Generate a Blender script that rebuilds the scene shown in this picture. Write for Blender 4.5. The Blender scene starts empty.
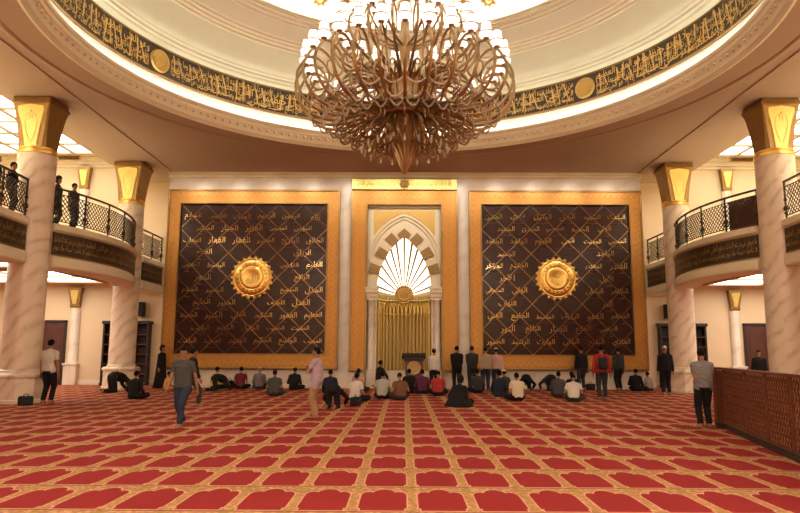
import bpy, bmesh, math, random
import numpy as np
from mathutils import Vector, Matrix
random.seed(7)
PI = math.pi
sc = bpy.context.scene
COL = sc.collection
sin, cos = math.sin, math.cos

# ------------------------------------------------------------------ mesh builder
class MB:
    def __init__(s): s.v = []; s.f = []; s.m = []
    def add(s, vs, fs, mi=0):
        n = len(s.v); s.v.extend([tuple(p) for p in vs])
        for f in fs: s.f.append(tuple(i+n for i in f)); s.m.append(mi)
    def box(s, x0, x1, y0, y1, z0, z1, mi=0):
        s.add([(x0,y0,z0),(x1,y0,z0),(x1,y1,z0),(x0,y1,z0),(x0,y0,z1),(x1,y0,z1),(x1,y1,z1),(x0,y1,z1)],
              [(0,3,2,1),(4,5,6,7),(0,1,5,4),(1,2,6,5),(2,3,7,6),(3,0,4,7)], mi)
    def bbox(s, x0, x1, y0, y1, z0, z1, b=.02, mi=0):          # box with chamfered edges
        bm = bmesh.new(); bmesh.ops.create_cube(bm, size=1)
        for v in bm.verts: v.co = ((x0+x1)/2+v.co.x*(x1-x0), (y0+y1)/2+v.co.y*(y1-y0), (z0+z1)/2+v.co.z*(z1-z0))
        bmesh.ops.bevel(bm, geom=bm.edges[:], offset=b, segments=2, affect='EDGES', profile=.6)
        bm.verts.index_update()
        s.add([v.co[:] for v in bm.verts], [[v.index for v in f.verts] for f in bm.faces], mi); bm.free()
    def lathe(s, prof, c=(0,0), n=32, mi=0, a0=0, a1=2*PI, caps=True):
        full = abs(a1-a0-2*PI) < 1e-6; k = n if full else n+1
        vs = []
        for r, z in prof:
            for i in range(k):
                a = a0+(a1-a0)*i/n; vs.append((c[0]+r*cos(a), c[1]+r*sin(a), z))
        fs = []
        for j in range(len(prof)-1):
            for i in range(n):
                i2 = (i+1) % k
                fs.append((j*k+i, j*k+i2, (j+1)*k+i2, (j+1)*k+i))
        if full and caps:
            if prof[0][0] > 1e-4: fs.append(tuple(range(k-1,-1,-1)))
            if prof[-1][0] > 1e-4: fs.append(tuple((len(prof)-1)*k+i for i in range(k)))
        s.add(vs, fs, mi)
    def ngon_prism(s, prof, c, n, rot=0, mi=0):
        s.lathe([(r, z) for r, z in prof], c, n, mi, rot, rot+2*PI)
    def tube(s, pts, r, n=6, mi=0, closed=False):
        P = [Vector(p) for p in pts]; N = len(P)
        rr = r if hasattr(r, '__len__') else [r]*N
        vs = []; up = Vector((0.13,0.21,1)).normalized()
        for i in range(N):
            if closed: t = P[(i+1)%N]-P[i-1]
            else: t = P[min(i+1,N-1)]-P[max(i-1,0)]
            t.normalize()
            a = t.cross(up)
            if a.length < .05: a = t.cross(Vector((1,0,0)))
            a.normalize(); b = t.cross(a)
            for k in range(n):
                q = 2*PI*k/n; vs.append(P[i]+(a*cos(q)+b*sin(q))*rr[i])
        fs = []
        for i in range(N if closed else N-1):
            i2 = (i+1) % N
            for k in range(n):
                k2 = (k+1) % n; fs.append((i*n+k, i*n+k2, i2*n+k2, i2*n+k))
        if not closed:
            fs.append(tuple(range(n-1,-1,-1))); fs.append(tuple((N-1)*n+k for k in range(n)))
        s.add(vs, fs, mi)
    def bar(s, a, b, w, d, up=(0,1,0), mi=0):                  # straight bar, w across, d along 'up'
        a = Vector(a); b = Vector(b); t = (b-a).normalized(); u = Vector(up).normalized(); x = t.cross(u).normalized()
        vs = []
        for p in (a, b):
            for sx, su in ((-1,-1),(1,-1),(1,1),(-1,1)): vs.append(p+x*sx*w/2+u*su*d/2)
        s.add(vs, [(0,3,2,1),(4,5,6,7),(0,1,5,4),(1,2,6,5),(2,3,7,6),(3,0,4,7)], mi)
    def prism_xz(s, pts, y0, y1, mi=0):                        # outline in x,z extruded along y
        n = len(pts)
        s.add([(x,y0,z) for x,z in pts]+[(x,y1,z) for x,z in pts],
              [tuple(range(n)), tuple(range(2*n-1,n-1,-1))]+[(i,i+n,(i+1)%n+n,(i+1)%n) for i in range(n)], mi)
    def prism_xy(s, pts, z0, z1, mi=0):
        n = len(pts)
        s.add([(x,y,z0) for x,y in pts]+[(x,y,z1) for x,y in pts],
              [tuple(range(n-1,-1,-1)), tuple(range(n,2*n))]+[(i,(i+1)%n,(i+1)%n+n,i+n) for i in range(n)], mi)
    def ball(s, c, r, n=8, k=6, mi=0):
        rx, ry, rz = r if hasattr(r,'__len__') else (r,r,r)
        vs = [(c[0],c[1],c[2]-rz)]
        for j in range(1,k):
            p = -PI/2+PI*j/k
            for i in range(n): vs.append((c[0]+rx*cos(p)*cos(2*PI*i/n), c[1]+ry*cos(p)*sin(2*PI*i/n), c[2]+rz*sin(p)))
        vs.append((c[0],c[1],c[2]+rz)); L = len(vs)-1
        fs = [(0,1+(i+1)%n,1+i) for i in range(n)]
        for j in range(k-2):
            for i in range(n): fs.append((1+j*n+i,1+j*n+(i+1)%n,1+(j+1)*n+(i+1)%n,1+(j+1)*n+i))
        fs += [(L,L-n+i,L-n+(i+1)%n) for i in range(n)]
        s.add(vs, fs, mi)
    def mesh(s, name, mats, smooth=False, recalc=True):
        me = bpy.data.meshes.new(name); me.from_pydata(s.v, [], s.f)
        for m in (mats if isinstance(mats,(list,tuple)) else [mats]): me.materials.append(m)
        if len(set(s.m)) > 1: me.polygons.foreach_set('material_index', s.m)
        if recalc:
            bm = bmesh.new(); bm.from_mesh(me); bmesh.ops.recalc_face_normals(bm, faces=bm.faces[:]); bm.to_mesh(me); bm.free()
        if smooth: sm(me, smooth if not isinstance(smooth,bool) else 40)
        me.update(); return me
    def build(s, name, mats, parent=None, smooth=False, recalc=True, loc=None):
        return link(name, s.mesh(name, mats, smooth, recalc), parent, loc)
def sm(me, ang=40):
    me.polygons.foreach_set('use_smooth', [True]*len(me.polygons))
    try: me.set_sharp_from_angle(angle=math.radians(ang))
    except Exception: pass
def link(name, data, parent=None, loc=None, rz=0):
    o = bpy.data.objects.new(name, data); COL.objects.link(o)
    if parent is not None: o.parent = parent
    if loc: o.location = loc
    if rz: o.rotation_euler.z = rz
    return o
def tag(o, label=None, cat=None, group=None, kind=None):
    if label: o['label'] = label
    if cat: o['category'] = cat
    if group: o['group'] = group
    if kind: o['kind'] = kind
    return o
def thing(name, label, cat, loc=(0,0,0), rz=0, group=None):
    return tag(link(name, None, None, loc, rz), label, cat, group)
def struct(mb, name, m, smooth=False, parent=None):
    o = mb.build(name, m, parent, smooth)
    if parent is None: o['kind'] = 'structure'
    return o
def copy_tree(o, parent=None):
    c = o.copy(); COL.objects.link(c)
    if parent is not None: c.parent = parent
    for ch in list(o.children): copy_tree(ch, c)
    return c
def lerp(a, b, t): return tuple(x+(y-x)*t for x, y in zip(a, b))
def spline(pts, n=6):                                          # Catmull-Rom
    P = [Vector(p) for p in pts]; out = []
    for i in range(len(P)-1):
        p0 = P[i-1] if i else P[0]*2-P[1]; p1 = P[i]; p2 = P[i+1]; p3 = P[i+2] if i+2 < len(P) else P[-1]*2-P[-2]
        for k in range(n):
            t = k/n; out.append(.5*((2*p1)+(p2-p0)*t+(2*p0-5*p1+4*p2-p3)*t*t+(3*p1-p0-3*p2+p3)*t**3))
    out.append(P[-1]); return out

# ------------------------------------------------------------------ materials
class NT:
    def __init__(s, name):
        s.mat = bpy.data.materials.new(name); s.mat.use_nodes = True; s.t = s.mat.node_tree; s.n = s.t.nodes
        s.b = s.n['Principled BSDF']
    def new(s, typ, **kw):
        n = s.n.new(typ)
        for k, v in kw.items(): setattr(n, k, v)
        return n
    def val(s, inp, x):
        if x is None: return
        if hasattr(x, 'links') or hasattr(x, 'is_output'): s.t.links.new(x, inp)
        else: inp.default_value = x
    def math(s, op, a, b=None, c=None, clamp=False):
        n = s.new('ShaderNodeMath', operation=op); n.use_clamp = clamp
        s.val(n.inputs[0], a); s.val(n.inputs[1], b)
        if c is not None: s.val(n.inputs[2], c)
        return n.outputs[0]
    def mix(s, f, a, b):
        n = s.new('ShaderNodeMix', data_type='RGBA'); s.val(n.inputs[0], f)
        for i, x in ((6,a),(7,b)): s.val(n.inputs[i], x if not isinstance(x, tuple) else (x+(1,))[:4])
        return n.outputs[2]
    def coord(s): return s.new('ShaderNodeTexCoord').outputs['Object']
    def sep(s, v):
        n = s.new('ShaderNodeSeparateXYZ'); s.t.links.new(v, n.inputs[0]); return n.outputs
    def scale(s, v, sx, sy, sz, rot=(0,0,0)):
        n = s.new('ShaderNodeMapping'); s.t.links.new(v, n.inputs[0]); n.inputs['Scale'].default_value = (sx,sy,sz); n.inputs['Rotation'].default_value = rot
        return n.outputs[0]
    def noise(s, v, sc=5., det=4., dist=0.):
        n = s.new('ShaderNodeTexNoise'); s.val(n.inputs['Vector'], v); n.inputs['Scale'].default_value = sc
        n.inputs['Detail'].default_value = det; n.inputs['Distortion'].default_value = dist; return n.outputs[0]
    def ramp(s, f, stops):
        n = s.new('ShaderNodeValToRGB'); s.val(n.inputs[0], f); e = n.color_ramp.elements
        while len(e) < len(stops): e.new(.5)
        for el, (p, c) in zip(e, stops): el.position = p; el.color = (c+(1,))[:4] if isinstance(c, tuple) else (c,c,c,1)
        return n.outputs[0]
    def bump(s, h, st=.3, d=.02):
        n = s.new('ShaderNodeBump'); n.inputs['Strength'].default_value = st; n.inputs['Distance'].default_value = d
        s.val(n.inputs['Height'], h); s.t.links.new(n.outputs[0], s.b.inputs['Normal'])
    def out(s, col=None, rough=.5, metal=0., spec=None, emit=None, es=0.):
        s.val(s.b.inputs['Base Color'], (col+(1,))[:4] if isinstance(col, tuple) else col)
        s.val(s.b.inputs['Roughness'], rough); s.val(s.b.inputs['Metallic'], metal)
        if spec is not None: s.b.inputs['Specular IOR Level'].default_value = spec
        if emit: s.b.inputs['Emission Color'].default_value = (emit+(1,))[:4]; s.b.inputs['Emission Strength'].default_value = es
        return s.mat
def plain(name, col, rough=.6, metal=0., var=.12, sc=6., spec=None, bump=0.):
    t = NT(name); c = t.coord(); n = t.noise(c, sc, 5.)
    col2 = t.mix(n, tuple(x*(1-var) for x in col), tuple(min(1,x*(1+var)) for x in col))
    if bump: t.bump(t.noise(c, sc*6, 3.), bump, .01)
    return t.out(col2, rough, metal, spec)
def emitter(name, col, st): return NT(name).out((.8,.8,.8), .5, emit=col, es=st)
M = {}
def marble(name, base, vein, sx, rot, rough, amt=1., joints=None, dist=7., wsc=1.1):
    t = NT(name); c = t.coord()
    m = t.scale(c, *sx, rot=rot)
    w = t.new('ShaderNodeTexWave', wave_type='BANDS', bands_direction='Z'); t.val(w.inputs['Vector'], m)
    w.inputs['Scale'].default_value = wsc; w.inputs['Distortion'].default_value = dist; w.inputs['Detail'].default_value = 5.; w.inputs['Detail Scale'].default_value = 1.3
    v = t.ramp(w.outputs['Fac'], [(0., 1.), (.28, .35), (.75, .0), (1., .0)])
    n = t.noise(m, 1.7, 6., 1.)
    v2 = t.math('MULTIPLY', v, t.ramp(n, [(.35, .0), (.62, 1.)]))
    cloud = t.mix(t.noise(c, .9, 5., .6), tuple(x*.86 for x in base), tuple(min(1,x*1.08) for x in base))
    col = t.mix(t.math('MULTIPLY', v2, amt), cloud, vein)
    if joints:
        x, y, z = t.sep(c)
        jx = t.math('LESS_THAN', t.math('PINGPONG', t.math('ADD', x, joints[2]), joints[0]/2), .008)
        jz = t.math('LESS_THAN', t.math('PINGPONG', z, joints[1]/2), .008)
        col = t.mix(t.math('MULTIPLY', t.math('MAXIMUM', jx, jz), .45), col, tuple(q*.45 for q in base))
    return t.out(col, rough)
M['marble_wall'] = marble('wall_marble', (.80,.70,.58), (.56,.43,.32), (.4,.4,.4), (.4,.5,.3), .3, .45, (1.2,1.6,.0))
M['marble_col'] = marble('column_marble', (.84,.71,.55), (.42,.29,.18), (1.,1.,1.), (.25,.87,.1), .3, .52, None, 4.5, .9)
M['cream'] = plain('cream_wall_paint', (.72,.56,.36), .75, var=.04, sc=1.5)
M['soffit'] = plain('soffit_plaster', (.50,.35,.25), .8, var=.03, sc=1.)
M['plaster'] = plain('ivory_plaster', (.84,.76,.56), .7, var=.03)
M['green_cream'] = plain('pale_green_plaster', (.78,.78,.58), .75, var=.04, sc=2.)
M['peach'] = plain('peach_plaster', (.74,.64,.46), .75, var=.03)
M['white_plaster'] = plain('white_plaster', (.85,.80,.72), .7, var=.02)
M['gold'] = plain('bright_gold', (.88,.58,.17), .30, 1., .14, 9., bump=.25)
M['old_gold'] = plain('antique_gold', (.34,.21,.08), .42, 1., .25, 7., bump=.3)
M['gold_leaf'] = plain('gold_leaf', (.90,.66,.22), .38, .9, .22, 14., bump=.5)
M['letter_gold'] = plain('lettering_gold', (.56,.37,.14), .12, 1., .3, 2.)
M['band_gold'] = plain('band_lettering_gold', (.72,.50,.18), .42, .8, .15, 5.)
M['dim_gold'] = plain('dim_lettering_gold', (.55,.38,.14), .35, 1., .3, 2.)
M['frame_gold'] = plain('orange_gold_frame', (.53,.25,.05), .42, .45, .16, 5., bump=.2)
M['frame_light'] = plain('pale_gold_trim', (.62,.33,.085), .42, .45, .1, 8.)
M['voussoir'] = plain('brown_gold_stone', (.34,.21,.08), .5, .3, .2, 12.)
M['emblem'] = plain('tan_gold_emblem', (.55,.34,.15), .5, .2, .3, 12.)
M['gold_drape'] = plain('satin_gold', (.58,.43,.17), .42, .7, .08, 5.)
M['olive_gold'] = plain('olive_gold_mosaic', (.56,.37,.11), .45, .5, .25, 22.)
M['chand'] = plain('chandelier_bronze_gold', (.42,.285,.15), .36, .95, .2, 4.)
M['chand_dark'] = plain('chandelier_dark_bronze', (.33,.21,.105), .38, 1., .2, 4.)
M['iron'] = plain('dark_wrought_iron', (.06,.037,.024), .45, .6)
M['band_dark'] = plain('dark_brown_board', (.028,.014,.007), .35, 0., .3, 3.)
M['wood'] = plain('red_brown_wood', (.13,.036,.017), .4, 0., .3, 4.)
M['door'] = plain('dark_red_door_wood', (.075,.02,.011), .6, 0., .25, 3.)
M['dark_wood'] = plain('dark_brown_wood', (.022,.010,.006), .6, 0., .3, 4.)
M['amber_wood'] = plain('amber_wood', (.82,.46,.17), .45, 0., .3, 8.)
M['black'] = plain('black_plastic', (.012,.011,.011), .5)
M['bag'] = plain('black_bag_fabric', (.014,.012,.012), .85, bump=.3)
M['muntin'] = plain('tan_glazing_bar', (.40,.28,.16), .6, .1)
M['brown_board'] = plain('brown_board', (.15,.055,.03), .6)
M['white'] = plain('white_enamel', (.8,.77,.7), .5)
M['board'] = NT('panel_board')
def board_mat():
    t = M['board']; c = t.coord(); n = t.noise(c, 3., 6., .5)
    return t.out(t.mix(n, (.016,.004,.0025), (.040,.010,.006)), .24, 0., .4)
M['board'] = board_mat()
def relief(key, st):                                                  # beaten letters catch the light unevenly
    t = M[key].node_tree; bp = t.nodes.new('ShaderNodeBump'); n = t.nodes.new('ShaderNodeTexNoise'); c = t.nodes.new('ShaderNodeTexCoord'); n.inputs['Scale'].default_value = 3.5; n.inputs['Detail'].default_value = 4.
    t.links.new(c.outputs['Object'], n.inputs['Vector']); t.links.new(n.outputs[0], bp.inputs['Height']); bp.inputs['Strength'].default_value = st; bp.inputs['Distance'].default_value = .06
    t.links.new(bp.outputs[0], t.nodes['Principled BSDF'].inputs['Normal'])
M['lattice'] = plain('lattice_bronze', (.26,.16,.09), .2, .9, .3, 1.5)
relief('letter_gold', .12); relief('lattice', .25)
M['shade'] = emitter('lit_lampshade', (1.,.90,.76), 1.25)
M['cove'] = emitter('cove_lamp', (1.,.95,.86), 20.)
M['dome_cove'] = emitter('dome_cove_lamp', (1.,.96,.90), 36.)
M['sky_panel'] = emitter('lit_ceiling_panel', (1.,.92,.78), 4.5)
M['low_panel'] = emitter('lit_lower_ceiling_panel', (1.,.90,.75), 5.2)
M['shell_light'] = emitter('backlit_shell', (1.,.90,.70), 2.3)
M['crystal'] = NT('crystal').out((.95,.9,.8), .04, 0., .9)
M['crystal'].node_tree.nodes['Principled BSDF'].inputs['Transmission Weight'].default_value = .5
M['skin'] = plain('skin', (.30,.145,.075), .6, var=.06)
M['hair'] = plain('black_hair', (.008,.006,.005), .85, spec=.1)
def carpet():
    t = NT('prayer_carpet'); c = t.coord(); x, y, z = t.sep(c)
    CW, CD = .645, 1.24
    fu = t.math('FRACT', t.math('DIVIDE', t.math('ADD', x, 50*CW-.10), CW))
    v = t.math('FRACT', t.math('DIVIDE', t.math('ADD', y, 40*CD-8.35), CD))
    u = t.math('ABSOLUTE', t.math('SUBTRACT', fu, .5))                     # 0 centre .. .5 strip centre
    def box(w, a, b):
        return t.math('MULTIPLY', t.math('LESS_THAN', u, w), t.math('MULTIPLY', t.math('GREATER_THAN', v, a), t.math('LESS_THAN', v, b)))
    def ell(cu, cv, ru, rv):
        a = t.math('DIVIDE', t.math('SUBTRACT', u, cu), ru); b = t.math('DIVIDE', t.math('SUBTRACT', v, cv), rv)
        return t.math('LESS_THAN', t.math('ADD', t.math('MULTIPLY', a, a), t.math('MULTIPLY', b, b)), 1.)
    def shape(g):
        r = box(.40+g, .13-g, .66+g)
        for q in (box(.36+g, .045-g, .3), ell(.27, .65, .125+g, .13+g), ell(.0, .70, .20+g, .20+g), box(.27+g, .5, .74+g)): r = t.math('MAXIMUM', r, q)
        return r
    red, rim = shape(0.), shape(.026)
    n = t.noise(c, 38., 3.); n2 = t.noise(c, 1.3, 4.)
    redc = t.mix(n2, (.235,.015,.015), (.30,.024,.022)); redc = t.mix(t.math('MULTIPLY', n, .25), redc, (.18,.014,.011))
    vor = t.new('ShaderNodeTexVoronoi'); t.val(vor.inputs['Vector'], c); vor.inputs['Scale'].default_value = 17.
    tan = t.mix(t.ramp(vor.outputs['Distance'], [(.25, 0.), (.6, 1.)]), (.54,.33,.145), (.35,.165,.07))
    green = t.math('MULTIPLY', t.math('GREATER_THAN', u, .43), t.math('MULTIPLY', t.math('GREATER_THAN', v, .80), t.math('LESS_THAN', v, .97)))
    tan = t.mix(t.math('MULTIPLY', green, .55), tan, (.30,.22,.03))
    strip = t.math('MULTIPLY', t.math('GREATER_THAN', u, .455), t.math('LESS_THAN', v, .8))
    tan = t.mix(t.math('MULTIPLY', strip, .6), tan, (.40,.20,.06))
    col = t.mix(rim, tan, (.58,.29,.165)); col = t.mix(red, col, redc)
    line = t.math('MAXIMUM', t.math('LESS_THAN', v, .014), t.math('GREATER_THAN', v, .992))
    col = t.mix(line, col, (.16,.035,.015))
    t.bump(n, .35, .006)
    return t.out(col, .92, 0., .15)
M['carpet'] = carpet()
# ------------------------------------------------------------------ Arabic lettering (joined letter forms, written right to left)
FORM = {}
def _forms():
    b = 0xFE8D                                                             # alef onwards: (isolated, final[, initial, medial])
    two = lambda ch, a: FORM.__setitem__(ch, (chr(a), chr(a+1), None, None))
    four = lambda ch, a: FORM.__setitem__(ch, (chr(a), chr(a+1), chr(a+2), chr(a+3)))
    two('ا', 0xFE8D); two('آ', 0xFE81); two('أ', 0xFE83); two('ؤ', 0xFE85); two('إ', 0xFE87); four('ئ', 0xFE89)
    two('ة', 0xFE93); two('د', 0xFEA9); two('ذ', 0xFEAB); two('ر', 0xFEAD); two('ز', 0xFEAF); two('و', 0xFEED); two('ى', 0xFEEF)
    for ch, a in zip('بتثجحخسشصضطظعغفقكلمنهي', (0xFE8F,0xFE95,0xFE99,0xFE9D,0xFEA1,0xFEA5,0xFEB1,0xFEB5,0xFEB9,0xFEBD,0xFEC1,0xFEC5,0xFEC9,0xFECD,0xFED1,0xFED5,0xFED9,0xFEDD,0xFEE1,0xFEE5,0xFEE9,0xFEF1)):
        four(ch, a)
    FORM['ء'] = (chr(0xFE80), None, None, None)
_forms()
LA = {'ا':0xFEFB, 'أ':0xFEF7, 'إ':0xFEF9, 'آ':0xFEF5}
def shape(s):
    out = []; i = 0; prev = False                                          # prev: does the letter before join on?
    while i < len(s):
        ch = s[i]
        if s[i:i+4] == 'الله' and (i+4 == len(s) or s[i+4] == ' ') and not prev: out.append('\ufdf2'); i += 4; prev = False; continue
        if ch not in FORM: out.append(ch); prev = False; i += 1; continue
        if ch == 'ل' and i+1 < len(s) and s[i+1] in LA:
            out.append(chr(LA[s[i+1]]+(1 if prev else 0))); prev = False; i += 2; continue
        iso, fin, ini, med = FORM[ch]
        nxt = i+1 < len(s) and s[i+1] in FORM and FORM[s[i+1]][1] is not None
        if prev and fin: c = med if (med and nxt) else fin
        else: c = ini if (ini and nxt) else iso
        prev = bool(ini) and nxt; out.append(c); i += 1
    return ''.join(reversed(out))
_tc = {}
def text_np(s, bold=.0, ext=.0, res=2):
    key = (s, bold, ext, res)
    if key in _tc: return _tc[key]
    cu = bpy.data.curves.new('t', 'FONT'); cu.body = shape(s); cu.resolution_u = res; cu.offset = bold; cu.extrude = ext
    o = bpy.data.objects.new('t', cu); COL.objects.link(o)
    dg = bpy.context.evaluated_depsgraph_get(); me = bpy.data.meshes.new_from_object(o.evaluated_get(dg))
    v = np.array([p.co[:] for p in me.vertices]); f = [tuple(p.vertices) for p in me.polygons]
    bpy.data.objects.remove(o); bpy.data.curves.remove(cu); bpy.data.meshes.remove(me)
    lo, hi = v.min(0), v.max(0); v[:,0] -= (lo[0]+hi[0])/2; v[:,1] -= (lo[1]+hi[1])/2
    _tc[key] = (v, f, hi-lo); return _tc[key]
NAMES = ('الله الرحمن الرحيم الملك القدوس السلام المؤمن المهيمن العزيز الجبار المتكبر الخالق البارئ المصور الغفار القهار الوهاب الرزاق الفتاح العليم '
 'القابض الباسط الخافض الرافع المعز المذل السميع البصير الحكم العدل اللطيف الخبير الحليم العظيم الغفور الشكور العلي الكبير الحفيظ المقيت الحسيب الجليل '
 'الكريم الرقيب المجيب الواسع الحكيم الودود المجيد الباعث الشهيد الحق الوكيل القوي المتين الولي الحميد المحصي المبدئ المعيد المحيي المميت الحي القيوم '
 'الواجد الماجد الواحد الصمد القادر المقتدر المقدم المؤخر الأول الآخر الظاهر الباطن الوالي المتعالي البر التواب المنتقم العفو الرؤوف المقسط الجامع '
 'الغني المغني المانع الضار النافع النور الهادي البديع الباقي الوارث الرشيد الصبور').split(' ')
VERSE = ('الله لا إله إلا هو الحي القيوم|لا تأخذه سنة ولا نوم|له ما في السماوات وما في الأرض|من ذا الذي يشفع عنده إلا بإذنه|يعلم ما بين أيديهم وما خلفهم|'
 'ولا يحيطون بشيء من علمه إلا بما شاء|وسع كرسيه السماوات والأرض|ولا يؤوده حفظهما|وهو العلي العظيم').split('|')

# ------------------------------------------------------------------ the hall
HZ = 9.7; CY = 16.7; WY = 29.4; BY = 31.0; XW = 20.0; FY = -10.0
DC = (0, CY)
b = MB(); b.box(-XW, XW, FY, BY+.3, -.2, 0); struct(b, 'floor', M['carpet'])
b = MB()                                                       # the marble mass that carries the panels, open at the prayer niche
b.box(-10.75, -1.7, WY, BY-.02, 0, HZ+.05); b.box(1.7, 10.75, WY, BY-.02, 0, HZ+.05); b.box(-1.7, 1.7, WY, BY-.02, 8.2, HZ+.05)
struct(b, 'wall_front', M['marble_wall'])
b = MB(); b.box(-XW, XW, BY, BY+.3, 0, 11.5); struct(b, 'wall_back', M['cream'])
for sx, nm in ((-1,'left'),(1,'right')):
    b = MB(); b.box(min(sx*XW, sx*(XW+.3)), max(sx*XW, sx*(XW+.3)), FY, BY+.3, 0, 11.5); struct(b, 'wall_'+nm, M['cream'])
b = MB(); b.box(-XW-.3, XW+.3, FY-.3, FY, 0, 11.5); struct(b, 'wall_rear', M['cream'])
b = MB(); b.bbox(-10.78,10.78,WY-.09,WY+.02,9.45,9.72,.03); b.bbox(-10.78,10.78,WY-.14,WY+.02,9.58,9.72,.02); struct(b, 'trim_21', M['plaster'])
b = MB(); b.bbox(-10.75, -2.45, WY-.06, WY+.05, 0, .16, .02); b.bbox(2.45, 10.75, WY-.06, WY+.05, 0, .16, .02); struct(b, 'baseboard_front', M['marble_wall'])
for sx, nm in ((-1,'left'),(1,'right')):
    x0, x1 = sorted((sx*10.8, sx*XW)); b = MB(); b.bbox(x0, x1, BY-.05, BY+.05, 0, .22, .02); struct(b, 'baseboard_'+nm, M['marble_wall'])

# flat ceiling with the round opening of the dome
def ring_ceiling():
    R = 9.28; n = 144; X = 10.75; y0, y1 = FY, BY
    ang = sorted([2*PI*i/n for i in range(n)]+[math.atan2(yy-CY, xx) % (2*PI) for xx in (-X, X) for yy in (y0, y1)])
    inn, outp = [], []
    for a in ang:
        c, s = cos(a), sin(a); inn.append((R*c, CY+R*s))
        t = min([q for q in ((X/c if c > 1e-6 else -X/c if c < -1e-6 else 1e9), ((y1-CY)/s if s > 1e-6 else (y0-CY)/s if s < -1e-6 else 1e9))])
        outp.append((t*c, CY+t*s))
    N = len(ang); vs = [(x,y,HZ) for x,y in inn]+[(x,y,HZ) for x,y in outp]+[(x,y,HZ+.28) for x,y in inn]+[(x,y,HZ+.28) for x,y in outp]
    fs = []
    for i in range(N):
        j = (i+1) % N
        fs += [(i,j,N+j,N+i), (2*N+i,3*N+i,3*N+j,2*N+j), (i,2*N+i,2*N+j,j), (N+i,N+j,3*N+j,3*N+i)]
    b = MB(); b.add(vs, fs); return b
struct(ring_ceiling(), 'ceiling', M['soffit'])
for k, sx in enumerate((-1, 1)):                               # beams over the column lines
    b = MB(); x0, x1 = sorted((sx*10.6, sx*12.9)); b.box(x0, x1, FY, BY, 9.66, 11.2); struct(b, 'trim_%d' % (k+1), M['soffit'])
    b = MB(); x0, x1 = sorted((sx*12.9, sx*XW)); b.box(x0, x1, FY, BY, 10.85, 11.2); struct(b, 'ceiling_gallery_'+('left','right')[k], M['plaster'])
    b = MB(); x0, x1 = sorted((sx*12.9, sx*XW))
    for (y0, d, z0) in ((.0,.34,10.62),(.0,.22,10.46),(.0,.12,10.34)): b.box(x0, x1, BY-d, BY, z0, z0+.2)
    struct(b, 'trim_%d' % (k+3), M['peach'])

# dome: mouldings, hidden cove lamps, cornice, inner dome
def ring(name, prof, m, n=144, smooth=30, parent=None):
    b = MB(); b.lathe(prof, DC, n, caps=False); return struct(b, name, m, smooth, parent)
tr = ring('trim_5', [(9.34,9.70),(9.32,9.63),(9.24,9.61),(9.20,9.68),(9.15,9.72),(9.13,9.82),(9.05,9.97),(9.03,9.97),(9.01,10.08),(8.97,10.11),(8.95,10.20),(9.02,10.20),(9.06,10.09),(9.37,10.07),(9.37,9.82),(9.34,9.78),(9.34,9.70)], M['plaster'])
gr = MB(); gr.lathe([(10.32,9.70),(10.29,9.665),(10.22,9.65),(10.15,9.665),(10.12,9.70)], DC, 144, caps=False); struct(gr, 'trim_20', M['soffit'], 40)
b = MB()
for i in range(190):
    a = 2*PI*i/190; r = 9.085
    b.ball((r*cos(a), CY+r*sin(a), 9.90), (.075,.075,.055), 6, 4)
b.build('bead_row', M['plaster'], tr, 60)
cv = MB(); cv.lathe([(9.10,10.10),(9.20,10.10),(9.20,10.14),(9.10,10.14),(9.10,10.10)], DC, 144, caps=False)
tag(cv.build('cove_light', M['cove']), 'glowing light strip in the cove under the dome calligraphy band', 'light')
ring('trim_22', [(9.40,10.0),(9.34,10.04),(9.34,10.72),(9.44,10.72)], M['white_plaster'])
E1 = [(9.40,11.72),(9.05,11.80),(9.02,11.88),(8.94,11.90),(8.92,11.98),(8.84,12.02),(8.82,12.06)]
ring('trim_6', E1, M['green_cream']); 
ring('trim_7', [(8.82,12.06),(8.74,12.10),(8.64,12.22),(8.52,12.40),(8.36,12.64),(8.22,12.82)], M['green_cream'])
ring('trim_8', [(8.22,12.82),(8.14,12.83),(8.12,12.90),(8.02,12.93),(8.00,12.99),(7.90,13.02),(7.88,13.08),(7.80,13.10)], M['plaster'])
ring('trim_9', [(7.80,13.10),(7.6,13.17),(7.36,13.26),(7.16,13.32)], M['peach'])
ring('trim_10', [(7.16,13.32),(7.10,13.32),(7.06,13.38),(6.94,13.39),(6.90,13.45),(6.76,13.46),(6.82,13.53),(6.76,13.55),(6.72,13.62),(6.78,13.64),(6.84,13.58),(7.30,13.58),(7.38,13.66)], M['plaster'])
dome = ring('ceiling_dome', [(7.38,13.66),(7.32,13.95),(7.08,14.35),(6.6,14.80),(5.6,15.4),(4.2,15.95),(2.4,16.35),(.25,16.5)], M['white_plaster'], 96)
cv = MB(); cv.lathe([(6.98,13.6),(7.10,13.6),(7.10,13.64),(6.98,13.64),(6.98,13.6)], DC, 96, caps=False)
tag(cv.build('dome_cove_light', M['dome_cove']), 'glowing light strip hidden at the rim of the inner dome', 'light')
def star_mesh():
    b = MB(); out = []
    for i in range(16):
        r = .34 if i % 2 == 0 else .19
        out.append((r*cos(2*PI*i/16), r*sin(2*PI*i/16)))
    b.prism_xz(out, -.03, .0); b.ball((0,-.03,0), (.12,.05,.12), 10, 6); return b.mesh('gold_star', M['gold'])
sm0 = star_mesh()
for i in range(40):
    a = math.radians(90-26.7+9*i); o = link('gold_star', sm0, dome); r, z = 6.86, 14.50
    q = Vector((cos(a), sin(a), 0)); nrm = (q*.72+Vector((0,0,.69))).normalized(); t = Vector((-sin(a), cos(a), 0))
    o.matrix_local = Matrix.Translation(q*r+Vector((0,CY,z))) @ Matrix((t, nrm, t.cross(nrm))).transposed().to_4x4()

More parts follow.
